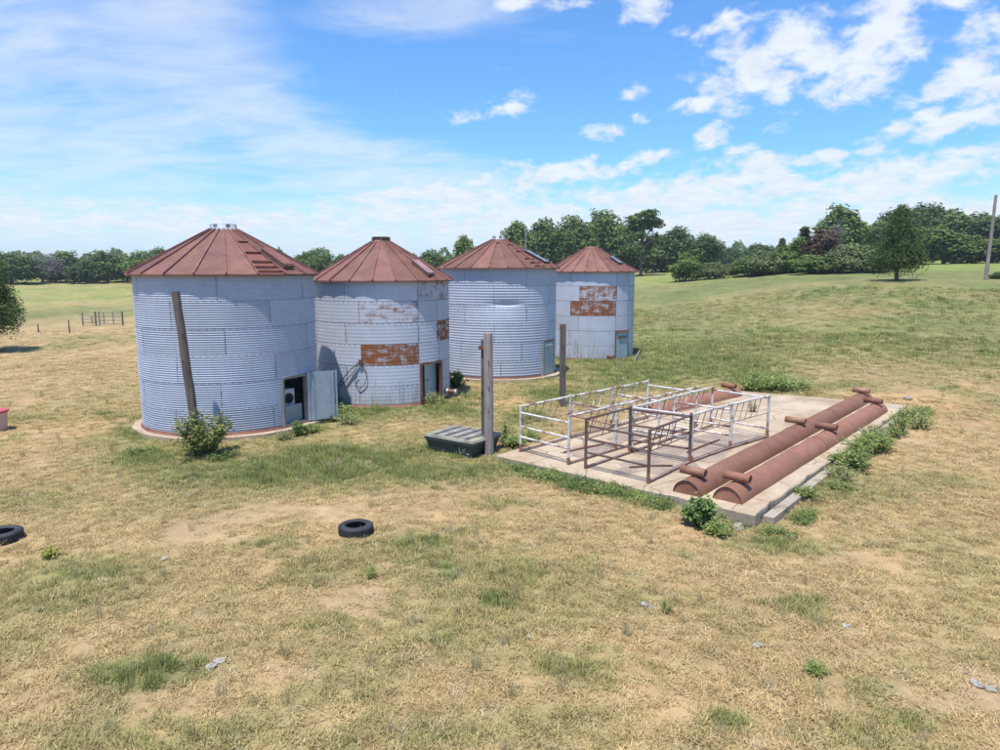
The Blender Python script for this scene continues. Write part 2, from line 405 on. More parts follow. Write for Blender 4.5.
M['leaf_cedar'] = leafmat('cedar_foliage', (0.042, 0.078, 0.018), (0.12, 0.165, 0.034), trans=.25)
M['leaf_brown'] = leafmat('dying_foliage', (0.075, 0.05, 0.032), (0.15, 0.10, 0.06))
M['leaf_grey'] = leafmat('grey_twigs', (0.13, 0.125, 0.12), (0.24, 0.23, 0.215), trans=.1)
M['leaf_bush'] = leafmat('bush_foliage', (0.13, 0.19, 0.05), (0.36, 0.40, 0.12), (0.50, 0.38, 0.14), .42)
M['leaf_weed'] = leafmat('weed_foliage', (0.18, 0.26, 0.07), (0.37, 0.45, 0.14), (0.48, 0.47, 0.18), .45)
M['leaf_weed_dark'] = leafmat('dark_weed_foliage', (0.09, 0.17, 0.045), (0.22, 0.31, 0.09), None, .4)
M['leaf_pale'] = leafmat('pale_weed_foliage', (0.25, 0.30, 0.11), (0.44, 0.46, 0.22), (0.52, 0.47, 0.18), .4)
M['flower_yellow'] = leafmat('yellow_flowers', (0.14, 0.20, 0.04), (0.50, 0.46, 0.06))

# ------------------------------------------------------------------ terrain
SLAB = [(-0.1, 17.85), (5.12, 13.32), (14.8, 24.75), (9.4, 27.95)]
SLAB_Z = 0.15
BINS = {'A': (-8.92, 22.82, 2.74), 'B': (-4.64, 27.5, 2.61), 'C': (-0.08, 33.8, 2.78), 'D': (5.29, 40.7, 2.5)}
def terrain(x, y):
    x = np.asarray(x, float); y = np.asarray(y, float)
    d = np.hypot(x, y); az = np.degrees(np.arctan2(x, y))
    left = np.interp(d, [0, 78, 120, 190, 300, 600, 3000], [0, 0, .35, 2.0, 3.4, 4, 4])
    mid = np.interp(d, [0, 45, 70, 100, 175, 300, 600, 3000], [0, 0, 1.0, 2.3, 4.3, 5.5, 6, 6])
    right = np.interp(d, [0, 26, 40, 55, 75, 120, 180, 300, 600, 3000], [0, 0, .75, 2.0, 3.9, 5.2, 7.0, 8.5, 9, 9])
    behind = sstep(95, 140, np.abs(az))
    a1 = sstep(-14, 6, az); a2 = sstep(8, 27, az)
    z = left * (1 - a1) + (mid * (1 - a2) + right * a2) * a1
    z = z * (1 - behind) + left * behind
    z = z + (fbm(x * .9, y * .9, 3) - .5) * 0.10 * sstep(0, 4, d) + (fbm(x * .12, y * .12, 2) - .5) * 0.5 * sstep(26, 60, d)
    z = z - 0.16 * np.exp(-((x - 5.9) ** 2 + (y - 13.2) ** 2) / 5.0)
    # levelled where the bins and the slab stand
    for cx, cy, r in BINS.values():
        w = sstep(r + 2.0, r + .5, np.hypot(x - cx, y - cy)); z = z * (1 - w)
    w = sstep(1.2, .2, slab_dist(x, y)); z = np.where(z > 0, z * (1 - w * .85), z)
    return z
def slab_dist(x, y):
    """0 inside the slab, metres outside it"""
    d = np.full(np.shape(x), -1e9)
    for i in range(4):
        (ax, ay), (bx, by) = SLAB[i], SLAB[(i + 1) % 4]
        L = math.hypot(bx - ax, by - ay); nx, ny = (by - ay) / L, -(bx - ax) / L
        d = np.maximum(d, (x - ax) * nx + (y - ay) * ny)
    return np.maximum(d, 0)
# ring order must give outward normals
_a = sum(SLAB[i][0] * SLAB[(i + 1) % 4][1] - SLAB[(i + 1) % 4][0] * SLAB[i][1] for i in range(4))
if _a < 0: SLAB.reverse()
def tz(x, y): return float(terrain(np.array([x]), np.array([y]))[0])

def world_patches(lst): return [(*at(px, py)[:2], r, q, a) for px, py, r, q, a in lst]
# (pixel x, y of the patch, radius across, radius along the view, strength): where the grass is greener / the soil shows
GREEN = world_patches([(280, 470, 3.4, 1.7, .9), (355, 458, 3.0, 2.0, .85), (430, 472, 2.0, 1.2, .8), (215, 478, 2.0, 1.0, .7), (395, 440, 1.4, 1.0, .5), (150, 458, 1.5, 1.0, .8), (120, 440, 1.2, 1.0, .5),
    (525, 466, .55, .5, 1.1), (550, 474, .7, .55, 1.2), (580, 482, .7, .55, 1.2), (608, 489, .6, .45, 1.2), (632, 496, .5, .4, 1.1), (655, 503, .4, .35, .9), (465, 410, 1.8, 2.2, .65), (520, 415, 1.2, 2.0, .65), (560, 395, 2.0, 2.5, .7), (610, 385, 2.2, 3.0, .6), (690, 372, 3.5, 4.0, 1.),
    (640, 375, 3, 4, .8), (760, 385, 2.0, 2.5, .9), (830, 392, 1.8, 1.2, .5), (150, 672, .75, .35, 1.), (575, 668, .8, .35, .6), (60, 585, 1.6, 1.2, .55), (240, 735, 1.0, .4, .45),
    (725, 722, .25, .14, .9), (905, 722, .35, .2, .6), (860, 740, .7, .3, .4), (430, 735, .8, .3, .4), (330, 620, .8, .5, .3), (500, 550, 1.0, .4, .3), (340, 415, 2.0, 2.2, .8), (390, 412, 2.0, 1.4, .5),
    (470, 398, 1.5, 1.2, .4), (930, 480, 1.2, .8, .4), (780, 540, 1.0, .45, .8), (850, 490, 1.6, .9, .4), (20, 500, 2.0, 1.2, .35), (200, 500, 2.2, 1.4, .3), (430, 575, 1.0, .5, .3), (690, 600, 1.2, .5, .2),
    (550, 720, 1.2, .4, .3), (990, 560, 2, 1.5, .3), (100, 400, 3, 4, .25), (640, 360, 6, 7, .35)])
BARE = world_patches([(700, 534, .7, .22, 1.), (680, 526, .4, .2, .9), (408, 449, .8, .35, .8), (925, 411, 1.8, .8, .8), (955, 400, 1.5, 1.0, .5), (965, 700, .9, .25, .8), (900, 690, .7, .2, .5), (288, 672, .45, .2, .9), (270, 690, .3, .15, .5),
    (690, 585, .8, .3, .6), (760, 600, .8, .3, .5), (300, 505, 2.0, .5, .45), (480, 500, 2.0, .5, .5), (420, 520, 1.5, .5, .4), (520, 490, 1.0, .4, .5), (800, 640, .5, .2, .4), (835, 612, .8, .3, .45), (600, 640, 1.2, .4, .3),
    (205, 433, .9, .8, .4), (45, 433, 1.6, 1.0, .6), (100, 425, 1.5, 1.0, .5), (30, 640, 1.5, .5, .35), (180, 600, 1.5, .5, .4), (120, 630, 1.4, .4, .45), (700, 630, 1.4, .35, .4), (910, 640, 1.0, .4, .5), (990, 640, .8, .4, .5),
    (455, 396, .9, .6, .5), (960, 430, 3.0, 2.0, .3), (20, 700, .8, .3, .6), (640, 560, 1.0, .3, .4), (140, 318, 8, 4, .5), (60, 322, 9, 4, .45), (30, 305, 9, 6, .5), (45, 430, 1.2, .6, .5), (470, 720, .25, .12, .5)])
def gsum(P, x, y):
    s = np.zeros(np.shape(x))
    for cx, cy, r, q, a in P:
        s = np.maximum(s, a * np.exp(-(((x - cx) / r) ** 2 + ((y - cy) / q) ** 2) * .8))
    return s
def green_bare(x, y):
    d = np.hypot(x, y); az = np.degrees(np.arctan2(x, y))
    n1 = fbm(x * .22 + 3, y * .22, 5, .55); n2 = fbm(x * .9 + 40, y * .9 + 7, 4, .6); n3 = fbm(x * .035 + 9, y * .05 + 2, 4, .55)
    g = -.02 + (n1 - .5) * 1.7 + (n2 - .5) * 1.1
    spots = fbm(x * 1.3 + 91, y * 1.3 + 13, 3, .5); g = g + sstep(.66, .78, spots) * .4
    gs = gsum(GREEN, x, y); g = np.maximum(g, np.clip(gs * 1.5 * (0.75 + 1.0 * (n2 - .35)), 0, 1.15))
    for cx, cy, r in BINS.values():
        g = g + .45 * np.exp(-((np.hypot(x - cx, y - cy) - r) / 1.0) ** 2)
    g = g + .35 * np.exp(-(slab_dist(x, y) / .45) ** 2)
    farl = sstep(70, 95, d) * sstep(-12, -22, az)
    farm = sstep(27, 46, d) * sstep(-16, 2, az) * sstep(120, 95, np.abs(az))
    g = g + farl * (.6 + (n3 - .5) * 1.1) + farm * (.78 + (n3 - .5) * 1.1)
    g = g + sstep(95, 125, d) * sstep(20, 26, az) * 1.0
    nb = fbm(x * .5 + 70, y * .5 + 30, 5, .6)
    b = np.maximum(gsum(BARE, x, y) * (.55 + 1.3 * (nb - .3)), sstep(.55, .72, nb) * .65 * sstep(40, 26, d))
    b = b * (1 - .7 * np.clip(g - .3, 0, 1)) * (1 - farl * .6)
    return np.clip(g, 0, 1), np.clip(b, 0, 1)
DRY = np.array([.42, .30, .155]); DRY2 = np.array([.32, .228, .115]); GRN = np.array([.185, .20, .072]); GRN2 = np.array([.125, .148, .05]); SOIL = np.array([.54, .315, .155]); SOIL2 = np.array([.42, .29, .17])
def lerp(a, b, t): return a * (1 - t)[:, None] + b * t[:, None]
def ground_color(x, y):
    g, b = green_bare(x, y)
    v = fbm(x * 2.1, y * 2.1 + 9, 4, .6); w = fbm(x * .16 + 31, y * .16, 3)
    c = lerp(DRY, DRY2, np.clip(v * 1.6 - .3, 0, 1))
    gc = lerp(GRN, GRN2, np.clip(v * 1.4 - .2, 0, 1))
    far = sstep(95, 125, np.hypot(x, y))
    gc = lerp(gc, np.array([.22, .265, .07]), far * .7)
    c = lerp(c, gc, g)
    sc = lerp(SOIL, SOIL2, np.clip(w * 2 - .5, 0, 1))
    return lerp(c, sc, b * .9)

# ------------------------------------------------------------------ setting
def build_ground():
    fine = np.arange(-56, 56.01, .28); coarse = np.arange(60, 300.1, 6)
    az = np.radians(np.concatenate([fine, coarse]))
    r = [2.0]
    while r[-1] < 90: r.append(r[-1] * 1.0125)
    while r[-1] < 330: r.append(r[-1] * 1.03)
    while r[-1] < 4000: r.append(r[-1] * 1.12)
    r = np.array(r); na, nr = len(az), len(r)
    X = r[:, None] * np.sin(az)[None]; Y = r[:, None] * np.cos(az)[None]
    x = X.ravel(); y = Y.ravel()
    V = np.stack([x, y, terrain(x, y)], 1)
    i = np.arange(nr - 1)[:, None]; j = np.arange(na)[None]; j2 = (j + 1) % na
    Q = np.stack([i * na + j, i * na + j2 + 0 * i, (i + 1) * na + j2, (i + 1) * na + j], -1).reshape(-1, 4)[:, ::-1]
    V = np.vstack([V, [[0, 0, 0]]]); c = len(V) - 1
    cap = np.stack([np.full(na, c), np.full(na, c), (np.arange(na) + 1) % na, np.arange(na)], 1)
    col = ground_color(V[:, 0], V[:, 1])
    me = np_mesh('ground', V, Q, True, {'gcol': ('FLOAT_COLOR', 'POINT', np.hstack([col, np.ones((len(col), 1))]))})
    m, t, bs = new_mat('pasture'); p = geo_pos(t)
    c = attr(t, 'gcol', out='Color')
    n1 = t.noise(p, 1.8, 6, 0.68); n2 = t.noise(p, 12, 4, 0.7); n3 = t.noise(t.scale(p, 1, .55, 1), 0.28, 7, 0.68)
    v = t.math('ADD', t.math('MULTIPLY', n1, 0.7), t.math('MULTIPLY', n2, 0.6))
    v = t.math('ADD', v, t.math('MULTIPLY', n3, 0.8))
    v = t.ramp(v, 0.6, 1.5, 0.42, 1.55, False)
    c = t.mix(1.0, c, v, 'MULTIPLY')
    tint = t.ramp(t.noise(t.scale(p, 1, 1, 1, (50, 20, 0)), 0.9, 6, 0.7), 0.5, 0.7, 0, 0.3)
    c = t.mix(tint, c, (0.32, 0.22, 0.10))
    dk = t.ramp(t.noise(t.scale(p, 1, 1, 1, (12, 77, 0)), 1.4, 6, 0.7), 0.6, 0.72, 0, 0.5)
    c = t.mix(dk, c, (0.15, 0.11, 0.075))
    t.l.new(c, bs.inputs['Base Color']); bs.inputs['Roughness'].default_value = 0.95; bs.inputs['Specular IOR Level'].default_value = 0.1
    bump(t, bs, t.math('ADD', n1, n2), 0.8, 0.06)
    me.materials.append(m)
    o = link('ground', me, None); tag(o, kind='structure')
build_ground()

def build_slab():
    c = np.array(SLAB); root = None
    n = 26
    # irregular, chipped outline
    pts = []
    for i in range(4):
        a, b = Vector(c[i]), Vector(c[(i + 1) % 4]); L = (b - a).length; k = int(L / .35)
        d = (b - a).normalized(); nrm = Vector((d.y, -d.x))
        for j in range(k):
            s = a + d * (L * j / k)
            chip = (rnd.random() - .5) * .03 - (rnd.random() < .12) * rnd.random() * .07
            pts.append(s + nrm * chip)
    mb = MB(); N = len(pts); cen = Vector((sum(p.x for p in pts) / N, sum(p.y for p in pts) / N))
    ins = [p + (cen - p).normalized() * .035 for p in pts]
    V = [(p.x, p.y, -.4) for p in pts] + [(p.x, p.y, SLAB_Z - .03) for p in pts] + [(p.x, p.y, SLAB_Z) for p in ins]
    Fs = []
    for i in range(N):
        j = (i + 1) % N
        Fs += [(i, j, N + j, N + i), (N + i, N + j, 2 * N + j, 2 * N + i)]
    Fs.append(tuple(range(2 * N, 3 * N)))
    mb.add(V, Fs)
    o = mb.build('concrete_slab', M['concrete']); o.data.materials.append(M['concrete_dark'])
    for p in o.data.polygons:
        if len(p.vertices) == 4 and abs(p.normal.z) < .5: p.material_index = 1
    tag(o, kind='structure')
    # lower concrete kerb running along the right-hand edge, broken into lengths
    a, b = Vector((5.12, 13.32)), Vector((14.8, 24.75)); d = (b - a).normalized(); nrm = Vector((d.y, -d.x))
    s = .35
    while s < 12.5:
        L = 1.6 + rnd.random() * .9
        m = a + d * (s + L / 2) + nrm * (.115 + rnd.random() * .02)
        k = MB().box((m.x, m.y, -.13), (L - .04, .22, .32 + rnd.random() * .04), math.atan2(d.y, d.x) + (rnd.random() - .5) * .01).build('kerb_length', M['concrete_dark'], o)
        s += L
    # trodden dirt and old bedding left on the floor inside the pens
    m, t, bs = new_mat('trodden_dirt'); p = geo_pos(t)
    f = t.noise(p, 16, 5, .75); n = t.noise(p, 1.6, 6, .65)
    c = t.mix(t.ramp(n, .35, .62), (0.36, 0.265, 0.195), (0.24, 0.185, 0.15)); c = t.mix(t.ramp(f, .52, .66, 0, .8), c, (0.12, 0.10, 0.088)); c = t.mix(t.ramp(t.noise(p, 30, 3, .7), .58, .68), c, (.45, .38, .30))
    t.l.new(c, bs.inputs['Base Color']); bs.inputs['Roughness'].default_value = .95; bump(t, bs, f, .6, .02)
    for ci, (cx, cy, ra, rb) in enumerate(((4.1, 17.1, 1.35, .75), (5.35, 18.35, 1.5, .8), (2.4, 18.3, .8, .45), (6.5, 19.5, 1.1, .7), (4.0, 20.2, 1.2, .5))):
        out = []; nn = 40
        for k in range(nn):
            a = 2 * math.pi * k / nn; q = 1 + .22 * math.sin(3 * a + ci) + .14 * math.sin(7 * a + 2 * ci) + rnd.uniform(-.08, .08)
            u_, v_ = ra * q * math.cos(a), rb * q * math.sin(a); out.append((cx + (u_ - v_) * .707, cy + (u_ + v_) * .707))
        d_ = MB().prism(out, SLAB_Z - .02, SLAB_Z + .006 + .002 * ci).build('dirt_layer', m); tag(d_, kind='structure')
build_slab()


# ------------------------------------------------------------------ grain bins
def P3(phi, r, z): a = R_(phi); return Vector((r * math.cos(a), r * math.sin(a), z))
_sheets = {}
def sheet_mesh(R, hr, span, amp, ncor, mat, dent=None, key=None):
    k = (round(R, 4), round(hr, 4), round(span, 2), amp, ncor, mat.name, key)
    if k in _sheets: return _sheets[k]
    L = math.radians(span) * R; e = .02
    us = [0, e] + [e + (L - 2 * e) * i / max(2, int(span / 4)) for i in range(1, max(2, int(span / 4)))] + [L - e, L]
    rows = ncor * 6; vsz = [hr * i / rows for i in range(rows + 1)]
    V = []; E_ = []; Z_ = []
    for z in vsz:
        for u in us:
            w = math.sin(2 * math.pi * ncor * z / hr) * amp
            r = R + w
            a = u / R
            if dent: r -= dent(math.degrees(a), z)
            V.append((r * math.cos(a), r * math.sin(a), z))
            Z_.append(z / hr); E_.append(1.0 if (u < 1e-6 or u > L - 1e-6 or z < 1e-6 or z > hr - 1e-6) else 0.0)
    n = len(us)
    Q = [(i * n + j, i * n + j + 1, (i + 1) * n + j + 1, (i + 1) * n + j) for i in range(rows) for j in range(n - 1)]
    me = np_mesh('wall_sheet', V, Q, True, {'edge': ('FLOAT', 'POINT', E_), 'vz': ('FLOAT', 'POINT', Z_)})
    me.materials.append(mat); _sheets[k] = me
    return me

def grain_bin(key, label, h, rise, capr, npan, phase, seams, amp, ncor, mat, rust, door=None, over=.195, dent=None, pad=0.0, dent_sheet=None, orange=()):
    cx, cy, R = BINS[key]
    root = empty('grain_bin', (cx, cy, 0), math.atan2(-cy, -cx))
    tag(root, label, 'grain bin', 'grain bins standing in a row')
    zb = .11 if pad else .02
    hr = (h - zb) / 6
    # wall sheets ring by ring
    for i in range(6):
        z0 = h - (i + 1) * hr
        sm = sorted(s % 360 for s in seams[i % len(seams)])
        for q in range(len(sm)):
            a0, a1 = sm[q], sm[(q + 1) % len(sm)]
            if a1 <= a0: a1 += 360
            parts = [(a0, a1)]
            if door and i >= 4:
                parts = []
                for s0, s1 in ((a0, a1),):
                    for off in (0, 360):
                        d0, d1 = door[0] + off, door[1] + off
                        if d1 <= s0 or d0 >= s1: continue
                        if d0 > s0: parts.append((s0, d0))
                        if d1 < s1: parts.append((d1, s1))
                        break
                    else: parts.append((s0, s1))
            for b0, b1 in parts:
                if b1 - b0 < .8: continue
                amt = 0.0
                for (ri, ph), am in rust.items():
                    if ri == i and (b0 <= ph % 360 <= b1 or b0 <= ph % 360 + 360 <= b1): amt = am
                dn = None; kk = None
                if dent_sheet and i in dent_sheet: 
                    dn = (lambda a, z, b0=b0, z0=z0: dent((b0 + a + 180) % 360 - 180, z0 + z)); kk = (i, round(b0, 1))
                rr = R + (.003 if i % 2 else 0) + (.0015 if q % 2 else 0)
                o = link('wall_sheet', sheet_mesh(rr, hr + .012, b1 - b0 + .12, amp, ncor, mat, dn, kk), None, root, (0, 0, z0), (0, 0, R_(b0)))
                o['rust'] = float(amt)
                if amt > .5: o['label'] = 'wall sheet with broad brown rust'
    # bolt heads along the ring seams and the upright seams
    mb = MB()
    for i in range(6):
        zz = h - i * hr - (.02 if i == 0 else 0)
        n = int(2 * math.pi * R / .21)
        for k in range(n):
            a = 360 * k / n
            if door and i > 4 and door[0] - 1 < a < door[1] + 1: continue
            p = P3(a, R + .006, zz); mb.box(p, (.022, .022, .022), R_(a))
        if i < 6:
            for s in seams[i % len(seams)]:
                if door and i >= 4 and door[0] - 2 < s % 360 < door[1] + 2: continue
                for k in range(1, 9):
                    if rnd.random() < .25: continue
                    mb.box(P3(s, R + .012, zz - hr * k / 9), (.02, .024, .02), R_(s))
    tag(mb.build('bolts', M['bolt'], root), kind='stuff')
    # rusted bottom angle ring
    n = 72; V = []; Q = []
    for k in range(n):
        for (r, z) in ((R + .02, zb + .10), (R + .035, zb + .01), (R + .07, zb + .004)):
            V.append(P3(360 * k / n, r, z))
    skip = lambda k: door and door[0] - 2 < 360 * (k + .5) / n < door[1] + 2
    for k in range(n):
        if skip(k): continue
        for j in range(2): Q.append((k * 3 + j, k * 3 + j + 1, ((k + 1) % n) * 3 + j + 1, ((k + 1) % n) * 3 + j))
    MB().add(V, [q[::-1] for q in Q], True).build('base_ring', M['rust_frame'], root)
    # floor / pad
    n = 64; rp = R + pad + .02
    out = [((rp + (rnd.random() - .5) * .05) * math.cos(2 * math.pi * k / n), (rp + (rnd.random() - .5) * .05) * math.sin(2 * math.pi * k / n)) for k in range(n)]
    MB().prism(out, -.25, zb + .002).build('concrete_pad', M['pad'], root)
    # roof panels with ribs
    r1, r0 = R + over, capr; zt = h + rise; ze = h - .02
    da = 360 / npan; sl = math.atan2(zt - ze, r1 - r0)
    def prof(a, rr, zz, dz=0): return P3(a, rr / math.cos(R_(da / 2)) if False else rr, zz + dz)
    pm = MB(); s0, s1 = 0, da
    V = [prof(s0, r1, ze), prof(s1, r1, ze), prof(s1, r0, zt), prof(s0, r0, zt), prof(s0, r1 - .004, ze - .05), prof(s1, r1 - .004, ze - .05)]
    rowsV = []; nn = 8
    for k in range(nn + 1):
        f = k / nn; rr = r1 + (r0 - r1) * f; zz = ze + (zt - ze) * f
        for j in range(5):
            a = da * j / 4; w = -.012 * math.sin(math.pi * j / 4) * (1 - f)
            chord = math.cos(R_(da / 2)) / math.cos(R_(a - da / 2))
            rowsV.append(P3(a, rr * chord, zz + w + (rnd.random() - .5) * .005))
    Q = [(k * 5 + j, k * 5 + j + 1, (k + 1) * 5 + j + 1, (k + 1) * 5 + j) for k in range(nn) for j in range(4)]
    pm.add(rowsV, Q, False)
    lip = [rowsV[j] for j in range(5)] + [rowsV[j] - Vector((0, 0, .05)) for j in range(5)]
    pm.add(lip, [(j + 5, j + 6, j + 1, j) for j in range(4)])
    pme = pm.mesh('roof_panel'); pme.materials.append(M['roof'])
    rb = MB(); e0, e1 = P3(0, r1 + .015, ze + .012), P3(0, r0, zt + .012); ax = (e1 - e0)
    Mx = Matrix((ax.normalized(), Vector((0, 1, 0)), ax.normalized().cross(Vector((0, 1, 0))))).transposed()
    rb.box((e0 + e1) / 2, (ax.length, .042, .06), M=Mx)
    rme = rb.mesh('rib'); rme.materials.append(M['roof_rib'])
    pmo = pme.copy(); pmo.materials[0] = M['roof_orange']
    for k in range(npan):
        o = link('roof_panel', pmo if k in orange else pme, None, root, (0, 0, 0), (0, 0, R_(phase + da * k)))
        link('rib', rme, None, o)
    root['roof'] = 0.0; del root['roof']
    def roofpt(phi, f, up=0.0):
        rr = r1 + (r0 - r1) * f
        return P3(phi, rr, ze + (zt - ze) * f) + P3(phi, math.sin(sl), 0) * up + Vector((0, 0, math.cos(sl) * up))
    def roofM(phi):   # columns: down-slope, across, normal
        dn = (roofpt(phi, 0) - roofpt(phi, 1)).normalized(); ac = P3(phi + 90, 1, 0); return Matrix((dn, ac, dn.cross(ac))).transposed()
    return dict(root=root, R=R, h=h, hr=hr, zb=zb, zt=zt, capr=capr, roofpt=roofpt, roofM=roofM, r1=r1)

def cap(b, style):
    r, z = b['capr'], b['zt']
    if style == 'grey':
        c = MB().tube([(0, 0, z - .03), (0, 0, z + .05), (0, 0, z + .055), (0, 0, z + .17), (0, 0, z + .19)], [r + .02, r + .01, r * .86, r * .86, r * .8], 24).build('cap', M['cap_grey'], b['root'])
        for k in range(6): 
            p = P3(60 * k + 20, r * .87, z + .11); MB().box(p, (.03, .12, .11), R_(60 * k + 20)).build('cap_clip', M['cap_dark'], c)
    elif style == 'rust':
        c = MB().tube([(0, 0, z - .03), (0, 0, z + .04), (0, 0, z + .045), (0, 0, z + .18), (0, 0, z + .2)], [r + .03, r + .02, r * .8, r * .82, r * .9], 24).build('cap', M['roof_rib'], b['root'])
        for k in range(7): MB().box(P3(51 * k, r * .86, z + .11), (.03, .1, .12), R_(51 * k)).build('cap_clip', M['dark_iron'], c)
    else:
        MB().tube([(0, 0, z - .03), (0, 0, z + .02), (0, 0, z + .07), (0, 0, z + .085)], [r + .05, r + .05, r - .02, r * .5], 24).build('cap', M['roof'], b['root'])
def rungs(b, phi, fs, w):
    for f in fs:
        MB().box(b['roofpt'](phi, f, .03), (.045, w * (1 - f * .75), .045), M=b['roofM'](phi)).build('roof_rung', M['rust_frame'] if f > .1 else M['roof_orange'], b['root'])
def hatch(b, phi, f, size, mats=('roof', 'dark_iron'), up=.06):
    m = b['roofM'](phi)
    fr = MB().box(b['roofpt'](phi, f, up / 2), (size[0], size[1], up + .02), M=m).build('roof_hatch', M[mats[1]], b['root'])
    MB().box(b['roofpt'](phi, f + .015, up + .02), (size[0] * .98, size[1] * 1.05, .025), M=m).build('hatch_lid', M[mats[0]], fr)
def wall_patch(b, phi, r, z, size, mat, name, parent=None, tilt=0.0):
    return MB().box(P3(phi, r, z), size, R_(phi + tilt)).build(name, M[mat], parent or b['root'])
def doorframe(b, p0, p1, mat, top=None, wj=.07):
    R, zb = b['R'], b['zb']; zt = top or zb + 2 * b['hr']; fr = MB()
    for p in (p0, p1): fr.box(P3(p, R - .01, (zb + zt) / 2), (.12, wj, zt - zb), R_((p0 + p1) / 2))
    mid = (P3(p0, R - .01, 0) + P3(p1, R - .01, 0)) / 2; w = (P3(p0, R, 0) - P3(p1, R, 0)).length
    fr.box((mid.x, mid.y, zt - .03), (.13, w - wj, .08), R_((p0 + p1) / 2))
    fr.box((mid.x, mid.y, zb + .05), (.13, w - wj, .1), R_((p0 + p1) / 2))
    # curved filler above the chord so no gap opens between frame and sheets
    return fr.build('door_frame', M[mat], b['root']), mid, w, zt

six = lambda o: [o + 60 * k for k in range(6)]
# nearest bin
bA = grain_bin('A', 'corrugated galvanised grain bin nearest the camera with its door swung open', 4.91, 1.37, .44, 21, 0,
               [six(-6), six(25), six(-3), six(27), six(-7), six(24)], .0125, 12, M['galv'], {}, door=(31.5, 53.0), pad=.27, orange=(1,))
cap(bA, 'grey'); rungs(bA, 25.7, (.05, .14, .25, .45, .70), .80); hatch(bA, 43, .30, (1.05, .42), up=.10)
fr, mid, w, zt = doorframe(bA, 31.5, 53.0, 'post_grey')
hz = P3(53.0, bA['R'] + .03, 0)
leaf_dir = P3(53 + 46, 1, 0)           # the leaf stands out to the right, its face to the camera
lf = empty('door', (0, 0, 0)); lf.parent = bA['root']
ang = math.atan2(leaf_dir.y, leaf_dir.x)
def leafbox(u0, u1, z0, z1, n0, n1): 
    c = hz + leaf_dir * ((u0 + u1) / 2) + Vector((math.sin(ang), -math.cos(ang), 0)) * ((n0 + n1) / 2)
    return dict(c=(c.x, c.y, (z0 + z1) / 2), size=(u1 - u0, n1 - n0, z1 - z0), rz=ang)
COL.objects.unlink(lf); bpy.data.objects.remove(lf)
dm = MB().box(**leafbox(.03, .92, .16, 1.74, 0, .03)); lf = dm.build('door', M['door_blue'], bA['root'])
for u in (.0, .16, .80, .92): MB().box(**leafbox(u + .02, u + .075, .15, 1.75, .03, .055)).build('door_fold', M['door_blue'], lf)
hb = MB()
for u in (.2, .78):
    for k in range(7): hb.box(**leafbox(u - .012, u + .012, .3 + .2 * k, .324 + .2 * k, .03, .045))
tag(hb.build('rivets', M['bolt'], lf), kind='stuff')
MB().box(**leafbox(.72, .80, .19, .24, .03, .07)).build('latch', M['dark_iron'], lf)
bm_ = MB().box((mid * .94).to_tuple()[:2] + (.42,), (.05, w - .1, .64), R_(42.2)); bm_.build('inner_board', M['grey_board'], bA['root'])
# box with a round hole inside the doorway
cx, cy, _ = BINS['A']; wa = math.atan2(-cy, -cx)
inside = Matrix.Rotation(wa, 3, 'Z') @ (mid * .80) + Vector((cx, cy, 0))
hbx = empty('heater_box', (inside.x, inside.y, .112), wa + R_(38))
tag(hbx, 'pale metal box with a round dark opening inside the open bin doorway', 'metal box')
MB().box((0, 0, .82), (.5, .60, .62)).box((0, .22, .26), (.4, .06, .52)).box((0, -.22, .26), (.4, .06, .52)).build('casing', M['white_box'], hbx)
MB().tube([(.252, .06, .83), (.268, .06, .83)], [.165, .165], 24).build('dark_opening_disc', M['black'], hbx)  # solid black disc; the shade inside the hole is put into its colour
MB().tube([(.25, .06, .83), (.275, .06, .83)], [.19, .185], 24, caps=False).build('opening_ring', M['cap_grey'], hbx)

# second bin, smoother sheets with rusted ones
bB = grain_bin('B', 'grain bin with rust-brown wall sheets and a reddish door frame, second from the left', 4.65, 1.42, .40, 21, -7,
               [[-31, 29, 89, 149, 209, 269], [-19, 29, 50, 110, 170, 230, 290], [-31, 29, 50, 110, 170, 230, 290], [-18, 29, 52, 110, 170, 230, 290], [-31, 30, 50, 100, 160, 220, 280], [-31, 30, 56, 116, 176, 236, 296]],
               .0018, 6, M['galv_dull'], {(3, 5): .58, (2, 70): .56, (1, 0): .38, (0, 50): .37, (4, 0): .08, (5, 0): .10}, door=(31, 55), over=.19)
cap(bB, 'rust'); hatch(bB, 44, .26, (.95, .34), ('roof_lid', 'dark_iron'), up=.11)
fr, mid, w, zt = doorframe(bB, 31, 55, 'rust_frame', top=1.58, wj=.10)
wall_patch(bB, 43, bB['R'] * math.cos(R_(12)) + .02, 1.57, (.06, 1.0, .06), 'rust_frame', 'door_header')
lfb = MB().box(P3(44.5, bB['R'] - .16, .80), (.035, .86, 1.44), R_(43 + 14)).build('door', M['door_green'], bB['root'])
MB().box(P3(38.5, bB['R'] - .07, .9), (.05, .16, .04), R_(43)).build('handle', M['dark_iron'], lfb)
wall_patch(bB, 43, bB['R'] * math.cos(R_(12)) - .005, 1.555, (.05, .96, .12), 'galv_dull', 'door_lintel')
tube_end = MB().tube([P3(63, bB['R'] - .05, .33), P3(64.5, bB['R'] + .42, .30)], .085, 14).build('discharge_pipe', M['rust_frame'], bB['root'])
MB().tube([P3(64.4, bB['R'] + .38, .302), P3(64.55, bB['R'] + .46, .298)], .10, 14).build('pipe_collar', M['white_pipe'], tube_end)
MB().tube([P3(63.3, bB['R'] + .03, .325), P3(63.6, bB['R'] + .12, .32)], .10, 14).build('pipe_collar', M['white_pipe'], tube_end)

